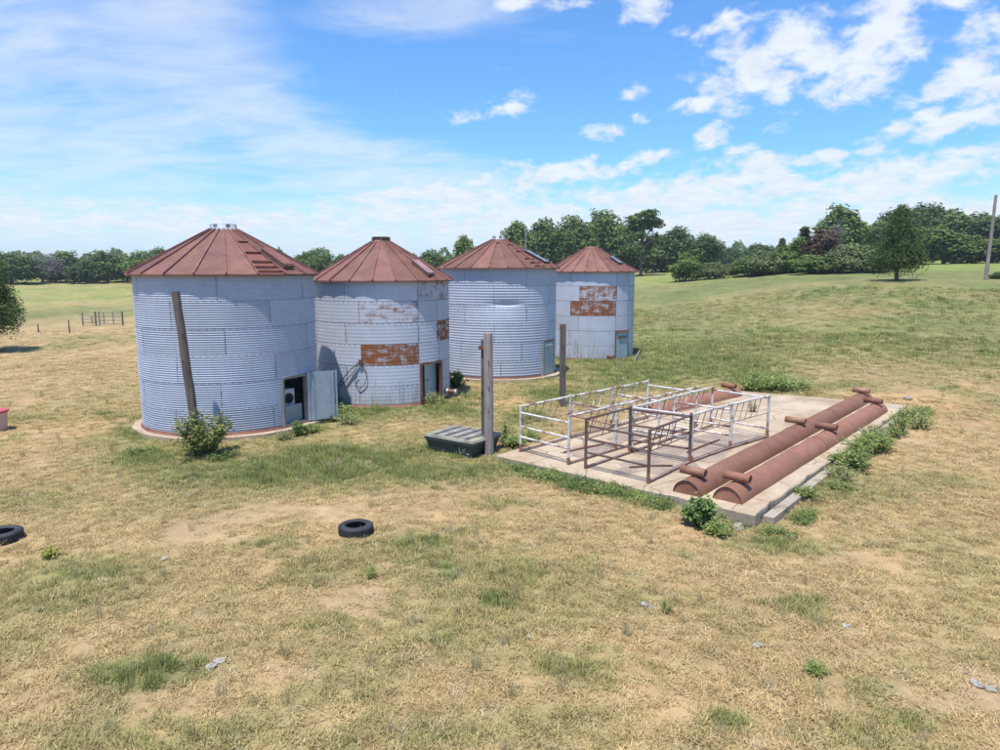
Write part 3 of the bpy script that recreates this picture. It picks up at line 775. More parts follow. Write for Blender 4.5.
# third bin, behind the timber posts
dent = lambda a, z: .085 * math.exp(-((a - 8) / 12) ** 2) * math.exp(-((z - 3.50) / .10) ** 2) + .05 * math.exp(-((a - 6) / 22) ** 2) * math.exp(-((z - 3.45) / .4) ** 2)
bC = grain_bin('C', 'corrugated grain bin with a dented wall and grey roof cap, third from the left', 5.13, 1.30, .32, 22, -8,
               [[-33, 27, 75, 147, 207, 267], [-4, 56, 116, 176, 236, 296], six(-33), six(-4), six(-38), six(2)], .0075, 7, M['galv'], {}, door=(48, 70), pad=.30, dent=dent, dent_sheet=(0, 1, 2, 3))
cap(bC, 'grey'); rungs(bC, 41, (.05, .16, .3, .55, .8), .76); rungs(bC, 0, (.86,), .8); hatch(bC, 60, .34, (1.25, .40), ('cap_dark', 'black'), .07)
fr, mid, w, zt = doorframe(bC, 48, 70, 'post_grey')
lfc = MB().box(P3(59, bC['R'] * math.cos(R_(11)) + .03, .93), (.04, w - .12, 1.5), R_(59)).build('door', M['door_green'], bC['root'])
MB().box(P3(59, bC['R'] * math.cos(R_(11)) + .065, 1.5), (.04, .62, .07), R_(59)).build('door_bar', M['cap_grey'], lfc)

# fourth bin, farthest
bD = grain_bin('D', 'smaller grain bin with two rusted wall sheets under the eave, farthest right of the row', 4.95, 1.30, .38, 24, -7,
               [[-25, 34, 58, 118, 178, 238, 298], [-14, 35, 58, 120, 180, 240, 300], [-26, 34, 58, 118, 178, 238, 298], [-15, 34, 58, 118, 178, 238, 298], [-27, 34, 58, 118, 178, 238, 298], [-15, 34, 58, 118, 178, 238, 298]],
               .0012, 6, M['galv_dull'], {(1, 10): .50, (2, 12): .60}, door=(34.5, 57.5), over=.18)
cap(bD, 'flat'); hatch(bD, 54, .42, (.75, .34), ('cap_dark', 'black'), .07)
fr, mid, w, zt = doorframe(bD, 34.5, 57.5, 'rust_frame', wj=.05)
lfd = MB().box(P3(46, bD['R'] * math.cos(R_(11.5)) + .03, .82), (.04, w - .08, 1.48), R_(46)).build('door', M['door_green'], bD['root'])
MB().box(P3(46, bD['R'] * math.cos(R_(11.5)) + .075, 1.30), (.06, .62, .10), R_(46)).build('door_bar', M['dark_iron'], lfd)
wall_patch(bD, 46, bD['R'] * math.cos(R_(11.5)) + .06, 1.62, (.10, .98, .14), 'pipe_tan', 'door_header')
dp = MB().tube([P3(24, bD['R'] - .05, .25), P3(26, bD['R'] + .40, .22)], .09, 12).build('discharge_pipe', M['rust_frame'], bD['root'])
MB().tube([P3(25.8, bD['R'] + .36, .223), P3(26.2, bD['R'] + .45, .22)], .11, 12).build('pipe_collar', M['dark_iron'], dp)

# black cables hanging on the second bin
cx, cy, Rb = BINS['B']; wb = math.atan2(-cy, -cx)
def onB(phi, z, out=.04): v = Matrix.Rotation(wb, 3, 'Z') @ P3(phi, Rb + out, z); return Vector((v.x + cx, v.y + cy, z))
hub = onB(-18.5, 1.72, .06)
cab = empty('hanging_cable', (hub.x, hub.y, hub.z)); tag(cab, 'loop of black cable hanging from the second bin wall', 'cable')
def strand(pts, r=.018):
    q = []
    for i in range(len(pts) - 1):
        for k in range(5):
            f = k / 5; p0 = pts[max(i - 1, 0)]; p1 = pts[i]; p2 = pts[i + 1]; p3 = pts[min(i + 2, len(pts) - 1)]
            q.append(.5 * ((2 * p1) + (-p0 + p2) * f + (2 * p0 - 5 * p1 + 4 * p2 - p3) * f * f + (-p0 + 3 * p1 - 3 * p2 + p3) * f ** 3))
    q.append(pts[-1])
    return MB().tube([p - hub for p in q], r, 6)
strand([hub, onB(-27, 1.4, .10), onB(-36, .9, .18), onB(-45, .5, .25), onB(-54, .16, .35)]).build('strand', M['cable'], cab)
strand([hub, onB(-25, 1.3, .07), onB(-36, .8, .12), onB(-46, .38, .2), onB(-56, .12, .3)], .015).build('strand', M['cable'], cab)
strand([hub, onB(-14, 1.35, .06), onB(-15, .95, .06), onB(-20, .75, .06), onB(-23.5, 1.0, .05), onB(-21, 1.2, .05)], .013).build('strand', M['cable'], cab)
MB().box((0, 0, 0), (.1, .12, .14), wb).build('cable_box', M['dark_iron'], cab)
# ------------------------------------------------------------------ pipe pens on the slab
PH = 1.27
def vec(x, y, z=0): return Vector((x, y, z))
rowL = [vec(.55, 18.16), vec(2.02, 19.66), vec(3.45, 21.0), vec(4.85, 22.42)]
rowM = [vec(1.72, 16.92), vec(3.13, 18.31), vec(4.62, 19.72), vec(6.1, 21.15)]
rowN = [vec(2.11, 16.57), vec(3.45, 17.98), vec(5.02, 19.62), vec(6.6, 21.2)]
rowR = [vec(3.40, 15.36), vec(4.80, 17.04), vec(6.30, 18.47), vec(7.80, 19.75)]
def pen(label, rows, mats, crossrails, name='pipe_pen', cat='livestock pen'):
    """rows: two lists of post positions; mats: function (kind, bay) -> material name"""
    o = rows[0][0]; root = empty(name, (o.x, o.y, SLAB_Z)); tag(root, label, cat)
    loc = lambda p, z: (p.x - o.x, p.y - o.y, z)
    for r, row in enumerate(rows):
        for k, p in enumerate(row):
            ps = MB().tube([loc(p, -.0), loc(p, PH + (.03 if k % 2 else 0))], .038, 10).build('post', M[mats('post', k)], root)
            MB().tube([loc(p, 0), loc(p, .16 + .14 * rnd.random())], .0415, 10).build('post_foot', M['pipe_rust'], ps)
            if k + 1 < len(row):
                q = row[k + 1]; sag = (rnd.random() - .5) * .03
                m = (p + q) / 2
                MB().tube([loc(p, PH - .02), loc(m, PH - .02 + sag), loc(q, PH - .02)], .03, 8).build('top_rail', M[mats('top', k)], root)
                MB().tube([loc(p, .05), loc(q, .05)], .03, 8).build('floor_rail', M['brown_rail'], root)
                # slanting bars under the top rail
                for s in range(5):
                    if rnd.random() < .12: continue
                    f = .16 + s * .155; a = p.lerp(q, f); b = p.lerp(q, f - .13)
                    MB().tube([loc(a, PH - .03), loc(b, PH - .50 - rnd.random() * .06)], .011, 6).build('slanting_bar', M[mats('bar', k)], root)
                MB().tube([loc(p, PH - .52), loc(q, PH - .52)], .014, 6).build('thin_rail', M[mats('bar', k)], root)
    for k, zs in enumerate(crossrails):
        a, b = rows[0][k], rows[1][k]
        for z in zs:
            MB().tube([loc(a, z * PH), loc(b, z * PH)], .027, 8).build('cross_rail', M[mats('cross', k)], root)
    return root
def mL(kind, k):
    if kind == 'top': return 'rusty_white'
    if kind == 'bar': return 'rusty_white' if k else 'brown_rail'
    if kind == 'cross': return ('white_pipe', 'brown_rail', 'rusty_white', 'white_pipe')[k]
    return 'white_pipe'
pen('long white pipe pen with rusty top rails on the left of the slab', [rowL, rowM], mL, [(.85, .55, .33), (.85, .55), (.86, .5), (.88,)])
def mD(kind, k): return 'dark_iron'
pen('unpainted dark brown pipe pen at the front of the slab', [rowN[:2], rowR[:2]], mD, [(.86, .60, .33), (.95, .62, .30)])
def mR(kind, k):
    if kind == 'bar': return 'brown_rail'
    if kind == 'cross' and k == 1: return 'rusty_white'
    return 'white_pipe'
d1 = vec(.055, .055)
pen('white painted pipe pen behind the brown one, beside the long rusty troughs', [[rowN[1] + d1 * 1.6] + rowN[2:], [rowR[1] + d1] + rowR[2:]], mR, [(.97, .5), (.86, .5, .3), (.93, .22)])

# ------------------------------------------------------------------ half-pipe troughs with cross pipes on top
def trough(label, a, b, r, handles):
    d = (b - a); L = d.length; rz = math.atan2(d.y, d.x)
    root = empty('rusty_trough', (a.x, a.y, SLAB_Z), rz); tag(root, label, 'trough', 'half-round rusty troughs on the slab')
    n = 20; V = []; Q = []; m = 34
    for i in range(m + 1):
        x = L * i / m; rr = r * (1 + .012 * math.sin(i * 1.7) + (rnd.random() - .5) * .01)
        for k in range(n + 1):
            t = math.pi * k / n; V.append((x, rr * math.cos(t), max(.004, rr * math.sin(t))))
    for i in range(m):
        for k in range(n): Q.append((i * (n + 1) + k, (i + 1) * (n + 1) + k, (i + 1) * (n + 1) + k + 1, i * (n + 1) + k + 1))
    sh = MB().add(V, Q, True).build('shell', M['pipe_rust'], root)
    # weld seam round the shell where two lengths of pipe join
    for x in [L * .46]:
        MB().tube([(x, (r + .004) * math.cos(math.pi * k / 16), .004 + (r + .004) * math.sin(math.pi * k / 16)) for k in range(17)], .008, 5).build('weld_seam', M['rust_frame'], sh)
    for x, s in ((.03, -1), (L - .03, 1)):     # end plates, cut a little low so a dark slit shows at the crown
        pts = [(x, r * .98 * math.cos(math.pi * k / n), max(.004, min(r * .98 * math.sin(math.pi * k / n), r * .90))) for k in range(n + 1)]
        c = [(p[0] + .012, p[1], p[2]) for p in pts]
        N = len(pts)
        MB().add(pts + c, [tuple(range(N)), tuple(reversed(range(N, 2 * N)))] + [(i, N + i, N + (i + 1) % N, (i + 1) % N) for i in range(N)]).build('end_plate', M['pipe_rust'], root)
    for x, off, mat in handles:
        hl, hr = .29, .098; zc = r + .115
        V = []; Q = []; k_ = 16
        for (yy, rr) in ((-hl, hr), (hl, hr), (hl, hr * .86), (-hl, hr * .86)):
            for k in range(k_): V.append((x + rr * math.cos(2 * math.pi * k / k_), off + yy, zc + rr * math.sin(2 * math.pi * k / k_)))
        for i in range(4):
            for k in range(k_):
                j = (k + 1) % k_; i2 = (i + 1) % 4
                Q.append((i * k_ + k, i2 * k_ + k, i2 * k_ + j, i * k_ + j))
        h = MB().add(V, Q, True).build('cross_pipe', M[mat], root)
        MB().tube([(x, 0, r - .03), (x, 0, zc - hr + .02)], .055, 10).build('stub', M['pipe_rust'], h)
    return root
a1, b1 = vec(4.06, 14.56), vec(13.72, 25.72)
a2, b2 = vec(4.80, 14.10), vec(13.15, 23.68)
trough('long rusty half-round trough lying nearest the pens', a1, b1, .315, [(.42, .05, 'pipe_tan'), (7.35, .10, 'pipe_tan'), (14.3, .0, 'pipe_tan')])
trough('long rusty half-round trough nearest the weedy slab edge', a2, b2, .315, [(.50, .0, 'pipe_rust'), (6.95, .05, 'pipe_rust'), (12.2, .05, 'pipe_rust')])
trough('rusty half-round trough lying behind the white pens', vec(5.0, 22.95), vec(9.2, 26.75), .315, [(5.2, .0, 'pipe_rust')])
# short stub pipe beside the back trough
p = at(713, 381, .55)

# loose rusty rods left on the slab floor
for lab, p_, q_ in (('loose rusty rod on the slab inside the long white pen', (1.7, 18.0), (2.9, 18.9)), ('loose rusty rod on the slab inside the brown pen', (3.2, 16.6), (4.3, 16.75)),
                    ('longer rusty rod on the slab inside the right white pen', (5.0, 18.0), (6.3, 19.4)), ('rusty rod on the slab between the white pens', (3.75, 18.95), (5.1, 20.25))):
    p_, q_ = vec(*p_), vec(*q_); d_ = q_ - p_
    o = MB().tube([(0, 0, 0), (d_.x * .5, d_.y * .5 + .02, .01), (d_.x, d_.y, 0)], .022, 7).build('loose_rod', M['rust_frame'], None, (p_.x, p_.y, SLAB_Z + .035)); tag(o, lab, 'rod', 'loose rods on the slab')

# ------------------------------------------------------------------ posts and poles
def timber(label, base, top, r, mat, name='timber_post', taper=.9, square=False, cat='post'):
    root = empty(name, base); tag(root, label, cat)
    d = Vector(top) - Vector(base); n = 4 if square else 12; seg = 8
    pts = [Vector((0, 0, -.3)) * 1] + [d * (k / seg) + Vector(((rnd.random() - .5) * .015, (rnd.random() - .5) * .015, 0)) for k in range(seg + 1)]
    rs = [r] + [r * (1 - (1 - taper) * k / seg) * (1 + (rnd.random() - .5) * .05) for k in range(seg + 1)]
    mb = MB(); mb.tube(pts, rs, n)
    if square: mb.sm = [False] * len(mb.sm)
    mb.build('shaft', M[mat], root)
    return root
pp = timber('leaning brown wooden pole in front of the nearest bin', (-8.50, 19.0, 0), (-8.86, 19.05, 4.42), .125, 'pole', 'wooden_pole', cat='pole')
for z, a in ((1.6, 200), (2.6, 260), (3.4, 300)): MB().tube([(-.36 * z / 4.42 + .11 * math.cos(R_(a)), .11 * math.sin(R_(a)), z), (-.36 * z / 4.42 + .14 * math.cos(R_(a)), .14 * math.sin(R_(a)), z)], .018, 6).build('spike', M['bolt'], pp)
p1 = timber('thick weathered grey timber post beside the green container', (-.30, 18.40, 0), (-.32, 18.42, 3.34), .135, 'post_grey', taper=.93)
MB().box((-.16, .09, 1.85), (.09, .05, 2.6), .2).build('nailed_plank', M['post_dark'], p1)
MB().box((-.19, .02, 2.95), (.16, .08, .10), .3).build('bracket', M['rust_frame'], p1)
MB().box((-.17, .06, 2.2), (.07, .07, .9), .1).build('nailed_plank', M['post_dark'], p1)
for z in (1.25, 1.9, 2.6): MB().tube([(-.005, -.12, z), (-.005, -.15, z)], .02, 6).build('knot', M['post_dark'], p1)
p2 = timber('dark square timber post at the left edge of the slab', (2.32, 25.3, 0), (2.30, 25.3, 3.05), .155, 'post_dark', taper=.96, square=True)
# utility poles far off
pb = at(984, 278, 0); d = 74.0; azp = math.atan((984 - 500) / F * math.cos(PITCH))
def spot(px, dist):
    a = math.atan((px - 500) / F / math.cos(PITCH) * .983); return Vector((dist * math.sin(a), dist * math.cos(a), 0))
u = spot(984, 78); uz = tz(u.x, u.y); ut = z_at(u.y, 195)
up = timber('tall bare utility pole on the hillside at the right', (u.x, u.y, uz), (u.x + .15, u.y, ut), .17, 'post_grey', 'utility_pole', .7, cat='pole')
u = spot(525.5, 120); uz = tz(u.x, u.y); ut = z_at(u.y, 228)
timber('thin distant utility pole against the trees behind the third bin', (u.x, u.y, uz), (u.x, u.y, ut), .13, 'post_grey', 'utility_pole', .75, cat='pole')

# ------------------------------------------------------------------ green container with ribbed lid
def container():
    zl = .50
    c = [at(424, 433.5, zl), at(472.5, 442, zl), at(497, 432, zl), at(453, 423, zl)]
    # make it a true rectangle: front-left corner, long side, short side
    ex = (c[1] - c[0]); lx = ex.length; ex.normalize(); ey = Vector((-ex.y, ex.x, 0)); ly = 1.32
    root = empty('feed_container', (c[0] + ex * lx / 2 + ey * ly / 2) * 1, math.atan2(ex.y, ex.x)); root.location.z = 0
    tag(root, 'dark green metal container with a pale ribbed lid beside the timber post', 'container')
    X, Y = lx / 2, ly / 2; zr = zl - .03
    def frustum(x0, y0, z0, x1, y1, z1):
        return [(-x0, -y0, z0), (x0, -y0, z0), (x0, y0, z0), (-x0, y0, z0), (-x1, -y1, z1), (x1, -y1, z1), (x1, y1, z1), (-x1, y1, z1)]
    BF = [(0, 3, 2, 1), (4, 5, 6, 7), (0, 1, 5, 4), (1, 2, 6, 5), (2, 3, 7, 6), (3, 0, 4, 7)]
    body = MB().add(frustum(X * .84, Y * .84, 0, X * .965, Y * .95, zr - .10), BF).build('body', M['tub'], root)
    MB().add(frustum(X * .985, Y * .985, zr - .11, X * 1.0, Y * 1.0, zr - .03), BF).build('rim', M['tub_rim'], root)
    lid = MB().add(frustum(X * 1.02, Y * 1.02, zr - .03, X * .99, Y * .99, zl), BF).build('lid', M['lid'], root)
    for k in range(4):
        x = -X * .62 + k * X * .43
        MB().box((x, 0, zl + .018), (.055, ly * .86, .03)).build('lid_rib', M['lid_rib'], lid)
        if k < 3: MB().box((x + X * .215, .02, zl + .006), (X * .26, ly * .84, .012)).build('lid_panel', M['lid_panel'], lid)
    # faded stencilled marks low on the front near the right end
    n = Vector((0, -1, .12)); y = lambda z: -Y * (.84 + (.95 - .84) * z / (zr - .10)) - .006
    def stroke(x0, z0, x1, z1):
        p, q = Vector((x0, y(z0), z0)), Vector((x1, y(z1), z1)); d = (q - p).normalized(); s = d.cross(Vector((0, 1, 0))) * .018
        mk.add([p - s, p + s, q + s, q - s], [(0, 1, 2, 3)])
    mk = MB(); x0 = X * .42
    for st in [(x0, .27, x0, .11), (x0, .12, x0 + .07, .12), (x0 + .10, .26, x0 + .14, .11), (x0 + .14, .11, x0 + .19, .27), (x0 + .23, .25, x0 + .23, .10), (x0 + .23, .11, x0 + .31, .11)]: stroke(*st)
    mk.build('faded_marks', M['mark'], body)
    return root
container()

# ------------------------------------------------------------------ tyres
def tyre(label, loc, R, w, rz=0):
    root = empty('old_tyre', loc, rz); tag(root, label, 'tyre', 'old tyres lying in the grass')
    prof = [(.60, .36), (.62, .47), (.72, .5), (.86, .49), (.94, .44), (.985, .3), (1.0, .12), (1.0, -.12), (.985, -.3), (.94, -.44), (.86, -.49), (.72, -.5), (.62, -.47), (.60, -.36), (.585, -.33), (.64, -.42), (.84, -.40), (.93, -.2), (.93, .2), (.84, .40), (.64, .42), (.585, .33)]
    n = 48; V = []; Q = []; m = len(prof)
    for i in range(n):
        a = 2 * math.pi * i / n
        for pr, pz in prof: V.append((R * pr * math.cos(a), R * pr * math.sin(a), w * (pz + .5)))
    for i in range(n):
        for k in range(m): Q.append((i * m + k, ((i + 1) % n) * m + k, ((i + 1) % n) * m + (k + 1) % m, i * m + (k + 1) % m))
    MB().add(V, Q, True).build('carcass', M['rubber'], root)
    tr = MB()
    for i in range(40):
        a = 2 * math.pi * i / 40
        for zz in (.25, .5, .75): tr.box((R * .997 * math.cos(a + zz * .1), R * .997 * math.sin(a + zz * .1), w * zz), (.014, R * .105, w * .17), a)
    tr.build('tread', M['rubber'], root)
    return root
t1p = at(356, 533, 0); tyre('black tyre lying flat in the dry grass, mid foreground', (t1p.x, t1p.y, tz(t1p.x, t1p.y)), .325, .20)
t2p = at(3, 541, 0); t2 = tyre('black tyre half cut off by the left edge of the photo', (t2p.x, t2p.y, tz(t2p.x, t2p.y) + .0), .33, .19)

# red-rimmed tub at the left edge
q = at(-4, 431, 0)
tb = empty('plastic_tub', (q.x, q.y, tz(q.x, q.y))); tag(tb, 'faded pink plastic tub with a red rim at the left edge', 'tub')
n = 28
MB().tube([(0, 0, 0), (0, 0, .02), (0, 0, .50), (0, 0, .60)], [.30, .30, .345, .36], n).build('body', M['pink_tub'], tb)
MB().tube([(0, 0, .58), (0, 0, .60), (0, 0, .655), (0, 0, .66)], [.37, .395, .395, .36], n).build('rim', M['red_rim'], tb)

# ------------------------------------------------------------------ cattle gates and fence posts far left
g0 = at(83, 324.5, 0); g1 = at(123, 325, 0); gz = 0
def gate(label, pa, pb, tops, rails, n_up):
    root = empty('cattle_gate', (pa.x, pa.y, tz(pa.x, pa.y))); tag(root, label, 'gate', 'blue-grey gates across the far track')
    d = pb - pa
    for k, f in enumerate((0, 1)):
        p = d * f; MB().tube([(p.x, p.y, -.3), (p.x, p.y, tops[k])], .07, 8).build('post', M['post_dark'] if f else M['gate_blue'], root)
    for f in n_up: p = d * f; MB().tube([(p.x, p.y, .15), (p.x, p.y, rails[0])], .05, 6).build('upright', M['gate_blue'], root)
    for z in rails: MB().tube([(0, 0, z), (d.x, d.y, z)], .042, 6).build('rail', M['gate_blue'], root)
L = g1 - g0
gate('low blue-grey gate on the left of the far gateway', g0, g0 + L * .33, (1.2, 1.3), (.95, .62, .3), (.72,))
gate('taller blue-grey gate on the right of the far gateway', g0 + L * .42, g1, (1.25, 1.3), (1.22, .85, .5, .22), (.2, .60))
for px, pt, pbm, lab in ((38.5, 324, 332, 'thin fence post nearest the left cedar'), (69.5, 320, 331.5, 'thin fence post between the left cedar and the far gates'), (18, 326, 333, 'thin fence post half hidden by the left cedar')):
    b = at(px, pbm, 0); b.z = tz(b.x, b.y)
    o = MB().tube([(0, 0, -.3), (0, 0, .6), (.02, 0, z_at(b.y, pt) - b.z)], [.055, .05, .04], 7).build('fence_post', M['post_dark'], None, b)
    tag(o, lab, 'fence post', 'fence posts along the far track')

# ------------------------------------------------------------------ stones and litter
def stone(label, px, py, s, mat='rock', flat=.5, seed=1, name='stone'):
    r = random.Random(seed); p = at(px, py, 0); V = []; Q = []; n, m = 9, 6
    for i in range(m + 1):
        th = math.pi * i / m
        for k in range(n):
            a = 2 * math.pi * k / n; q = s * (.72 + .5 * r.random())
            V.append((q * math.sin(th) * math.cos(a), q * .8 * math.sin(th) * math.sin(a), q * flat * math.cos(th)))
    for i in range(m):
        for k in range(n): Q.append((i * n + k, (i + 1) * n + k, (i + 1) * n + (k + 1) % n, i * n + (k + 1) % n))
    o = MB().add(V, Q).build(name, M[mat], None, (p.x, p.y, tz(p.x, p.y) + s * flat * .55)); o.rotation_euler.z = r.random() * 6
    tag(o, label, 'stone', 'loose stones in the grass'); return o
stone('white broken stone beside the green grass clump, lower left', 219, 661, .085, seed=3, flat=.35)
stone('smaller white stone just below the lower left broken stone', 211, 668, .07, seed=4)
stone('pale flat stone in the grass above the lower left clump', 165, 559, .085, seed=5, flat=.3)
stone('small white stone in dry grass at the lower right', 846, 627, .065, seed=6, flat=.4)
stone('bluish white stone in dry grass, lower right of centre', 757, 645, .085, seed=7, flat=.3)
stone('pale stone in a pile by the right edge', 977, 685, .08, seed=8)
stone('smaller stone of the pile at the right edge', 990, 690, .07, seed=9)
stone('grey stone right of the middle foreground', 645, 606, .08, 'rock_dark', seed=10)
stone('small grey stone near the middle right foreground', 651, 608, .055, 'rock_dark', seed=11)
stone('pale stone in the centre foreground', 530, 638, .06, seed=12, flat=.35)
stone('pair of pale pebbles left of centre foreground', 449, 580, .06, seed=13, flat=.4)
stone('dark grey stone half buried below the slab corner', 803, 604, .07, 'rock_dark', seed=14, flat=.3)
stone('lump of broken concrete at the front corner of the slab', 738, 524, .13, 'rock_slab', seed=15, flat=.8)
stone('lump of broken concrete lying on the edge beside the right trough', 814, 470, .14, 'rock_slab', seed=16, flat=.7)
stone('grey chunk at the far right corner of the slab', 907, 404, .16, 'rock_dark', seed=17, flat=.4)
pl = at(637, 362, 0); o = MB().box((0, 0, 0), (.16, .05, .95), 0, Matrix.Rotation(R_(58), 3, 'Y')).build('loose_plank', M['post_grey'], None, (pl.x, pl.y, tz(pl.x, pl.y) + .28))
o.rotation_euler.z = R_(60); tag(o, 'short pale plank lying beside the farthest bin', 'plank')
# ------------------------------------------------------------------ trees
def leaf_quads(C, Nn, size, r, asp=.7):
    """rhombic leaf clumps at centres C facing Nn"""
    n = len(C)
    Nn = Nn / (np.linalg.norm(Nn, axis=1, keepdims=True) + 1e-9)
    h = r.normal(size=(n, 3)); U = np.cross(Nn, h); U /= np.linalg.norm(U, axis=1, keepdims=True) + 1e-9
    W = np.cross(Nn, U); s = size * (.6 + .8 * r.random((n, 1)))
    V = np.stack([C - U * s, C - W * s * asp + Nn * s * .15, C + U * s, C + W * s * asp + Nn * s * .15], 1).reshape(-1, 3)
    return V, np.arange(4 * n).reshape(n, 4)
def unit(r, n):
    v = r.normal(size=(n, 3)); return v / np.linalg.norm(v, axis=1, keepdims=True)
def crown_mesh(name, seed, lobes, leaves, size, mat, fill=.55, up=.25):
    """lobes: (k,6) centre + radii; leaves spread over and inside every lobe"""
    r = np.random.default_rng(seed); lobes = np.array(lobes, float)
    area = lobes[:, 3] * lobes[:, 4] + lobes[:, 5] * lobes[:, 3]; w = area / area.sum()
    pick = r.choice(len(lobes), leaves, p=w); L = lobes[pick]
    dirs = unit(r, leaves); dirs[:, 2] = np.where((dirs[:, 2] < -.35) & (r.random(leaves) < .6), -dirs[:, 2], dirs[:, 2])
    rad = 1 - fill * r.random(leaves) ** 2.2
    ph = r.random(3) * 6
    rough = 1 + .16 * np.sin(dirs[:, 0] * 7 + pick) + .13 * np.sin(dirs[:, 1] * 9 + pick * 2.1 + ph[0]) + .12 * np.sin(dirs[:, 2] * 8 + pick * 1.3 + ph[1])
    C = L[:, :3] + dirs * L[:, 3:] * (rad * rough)[:, None]
    Nn = dirs * .7 + unit(r, leaves) * .75 + np.array([0, 0, up * 2])
    V, Q = leaf_quads(C, Nn, size, r)
    tone = r.random(len(lobes))[pick] * .45 + r.random(leaves) * .55
    me = np_mesh(name, V, Q, False, {'lv': ('FLOAT', 'FACE', tone)}); me.materials.append(mat); return me
def oak_lobes(seed, w, h, base, k, squash=.8, wobble=.35):
    r = np.random.default_rng(seed); out = []; cz = (base + h) / 2; hz = (h - base) / 2
    while len(out) < k:
        d = unit(r, 1)[0]
        if d[2] < -.75: continue
        q = .45 + .42 * r.random()
        rr = (.22 + .16 * r.random()) * w * .5 * 1.25
        x, y, z = d[0] * q * w / 2, d[1] * q * w / 2, cz + d[2] * q * hz
        prof = 1 - .25 * max(0, (z - cz) / hz)
        out.append((x * prof * (1 + wobble * (r.random() - .5)), y * prof, z + (r.random() - .5) * wobble, rr, rr, rr * squash * hz / (w / 2) * .9 + .25))
    out.append((0, 0, cz, w * .3, w * .3, hz * .62))
    return out
def pine_lobes(seed, w, h, base, k):
    r = np.random.default_rng(seed); out = []
    for i in range(k):
        f = r.random(); z = base + (h - base) * f; rad = w / 2 * (.55 + .45 * math.sin(math.pi * min(1, f * .9 + .15))) * (.35 + .6 * r.random()); a = r.random() * 6.283
        s = (.7 + .7 * r.random()) * w * .115
        out.append((rad * math.cos(a), rad * math.sin(a), z, s * 1.35, s * 1.35, s * .75))
    return out
def cedar_lobes(seed, w, h, base, k, power=.8):
    r = np.random.default_rng(seed); out = []
    for i in range(k):
        f = (i + r.random()) / k; z = base + (h - base) * (f ** 1.15)
        R0 = w / 2 * (1 - f) ** power * (1 if f > .12 else .75 + 2 * f); a = i * 2.4 + r.random(); q = .35 + .55 * r.random()
        s = .10 * w * (1.25 - .6 * f) * (.8 + .5 * r.random())
        out.append((R0 * q * math.cos(a), R0 * q * math.sin(a), z, s * 1.25, s * 1.25, s * 1.25))
    for f in np.linspace(.05, .9, 7): out.append((0, 0, base + (h - base) * f, w * .26 * (1 - f) + .1, w * .26 * (1 - f) + .1, (h - base) * .12))
    return out
def limbs(seed, h, base, w, r0, k=7):
    r = random.Random(seed); mb = MB()
    mb.tube([(0, 0, -.4), (0, 0, base * .5), (r.uniform(-.1, .1) * w * .2, r.uniform(-.1, .1) * w * .2, base + (h - base) * .35), (r.uniform(-.2, .2), r.uniform(-.2, .2), h * .9)], [r0 * 1.25, r0, r0 * .7, r0 * .12], 9)
    for i in range(k):
        a = r.random() * 6.28; z = base * .75 + (h - base) * r.uniform(0, .45); q = w * r.uniform(.28, .42); zz = z + (h - base) * r.uniform(.15, .4)
        m = (q * .5 * math.cos(a), q * .5 * math.sin(a), z + (zz - z) * .35)
        mb.tube([(0, 0, z), m, (q * math.cos(a), q * math.sin(a), zz)], [r0 * .5, r0 * .33, r0 * .07], 6)
    return mb
PROTO = {}
def proto(key, lobes, leaves, size, mat, h, base, w, r0, seed, k=7, fill=.55):
    cm = crown_mesh('crown', seed, lobes, leaves, size, M[mat], fill)
    tm = limbs(seed, h, base, w, r0, k).mesh('trunk'); tm.materials.append(M['bark'])
    PROTO[key] = (cm, tm, h, w)
proto('oak1', oak_lobes(1, 10, 12, -.3, 34), 9000, .30, 'leaf_oak', 12, 2.4, 10, .28, 1)
proto('oak2', oak_lobes(2, 9, 12, -.8, 32), 8500, .30, 'leaf_oak', 12, 2.2, 9, .26, 2)
proto('oak3', oak_lobes(3, 11, 12, -1., 38), 9500, .31, 'leaf_dark', 12, 2.2, 11, .3, 3)
proto('oak4', oak_lobes(4, 8, 12, -1., 30), 8000, .29, 'leaf_dark', 12, 2.0, 8, .25, 4)
proto('lime', oak_lobes(5, 8, 12, -1., 30), 8000, .29, 'leaf_lime', 12, 2.0, 8, .25, 5)
proto('pine', pine_lobes(6, 8, 12, 4.0, 34), 5200, .27, 'leaf_dark', 12, 5.0, 8, .26, 6, 12, .8)
proto('shrub1', oak_lobes(7, 10, 6, -.6, 30), 8000, .24, 'leaf_olive', 6, .5, 9, .15, 7, 9)
proto('shrub2', oak_lobes(8, 8, 7, -.8, 28), 8000, .24, 'leaf_oak', 7, .5, 7, .15, 8, 9)
proto('conifer', cedar_lobes(9, 6, 12, .2, 60), 8500, .24, 'leaf_cedar', 12, 1, 4, .2, 9)
proto('cedar', cedar_lobes(10, 6.4, 7.2, 1.4, 95, .82), 30000, .075, 'leaf_cedar', 7.0, 1.0, 4.4, .2, 10, 12)
proto('cedar_wide', cedar_lobes(12, 5.6, 5.6, 1.7, 60, .45), 30000, .06, 'leaf_cedar', 5.4, 1.2, 4.4, .17, 12, 12)
proto('brown', oak_lobes(11, 7, 8, -.5, 22), 6000, .23, 'leaf_brown', 8, .6, 6, .16, 11, 14, .8)
proto('grey', oak_lobes(13, 12, 11, .5, 34), 6500, .17, 'leaf_grey', 11, 1.5, 11, .25, 13, 26, .9)
proto('snag', pine_lobes(14, 6, 11, 3, 20), 2400, .14, 'leaf_grey', 11, 2.5, 6, .2, 14, 26, .9)
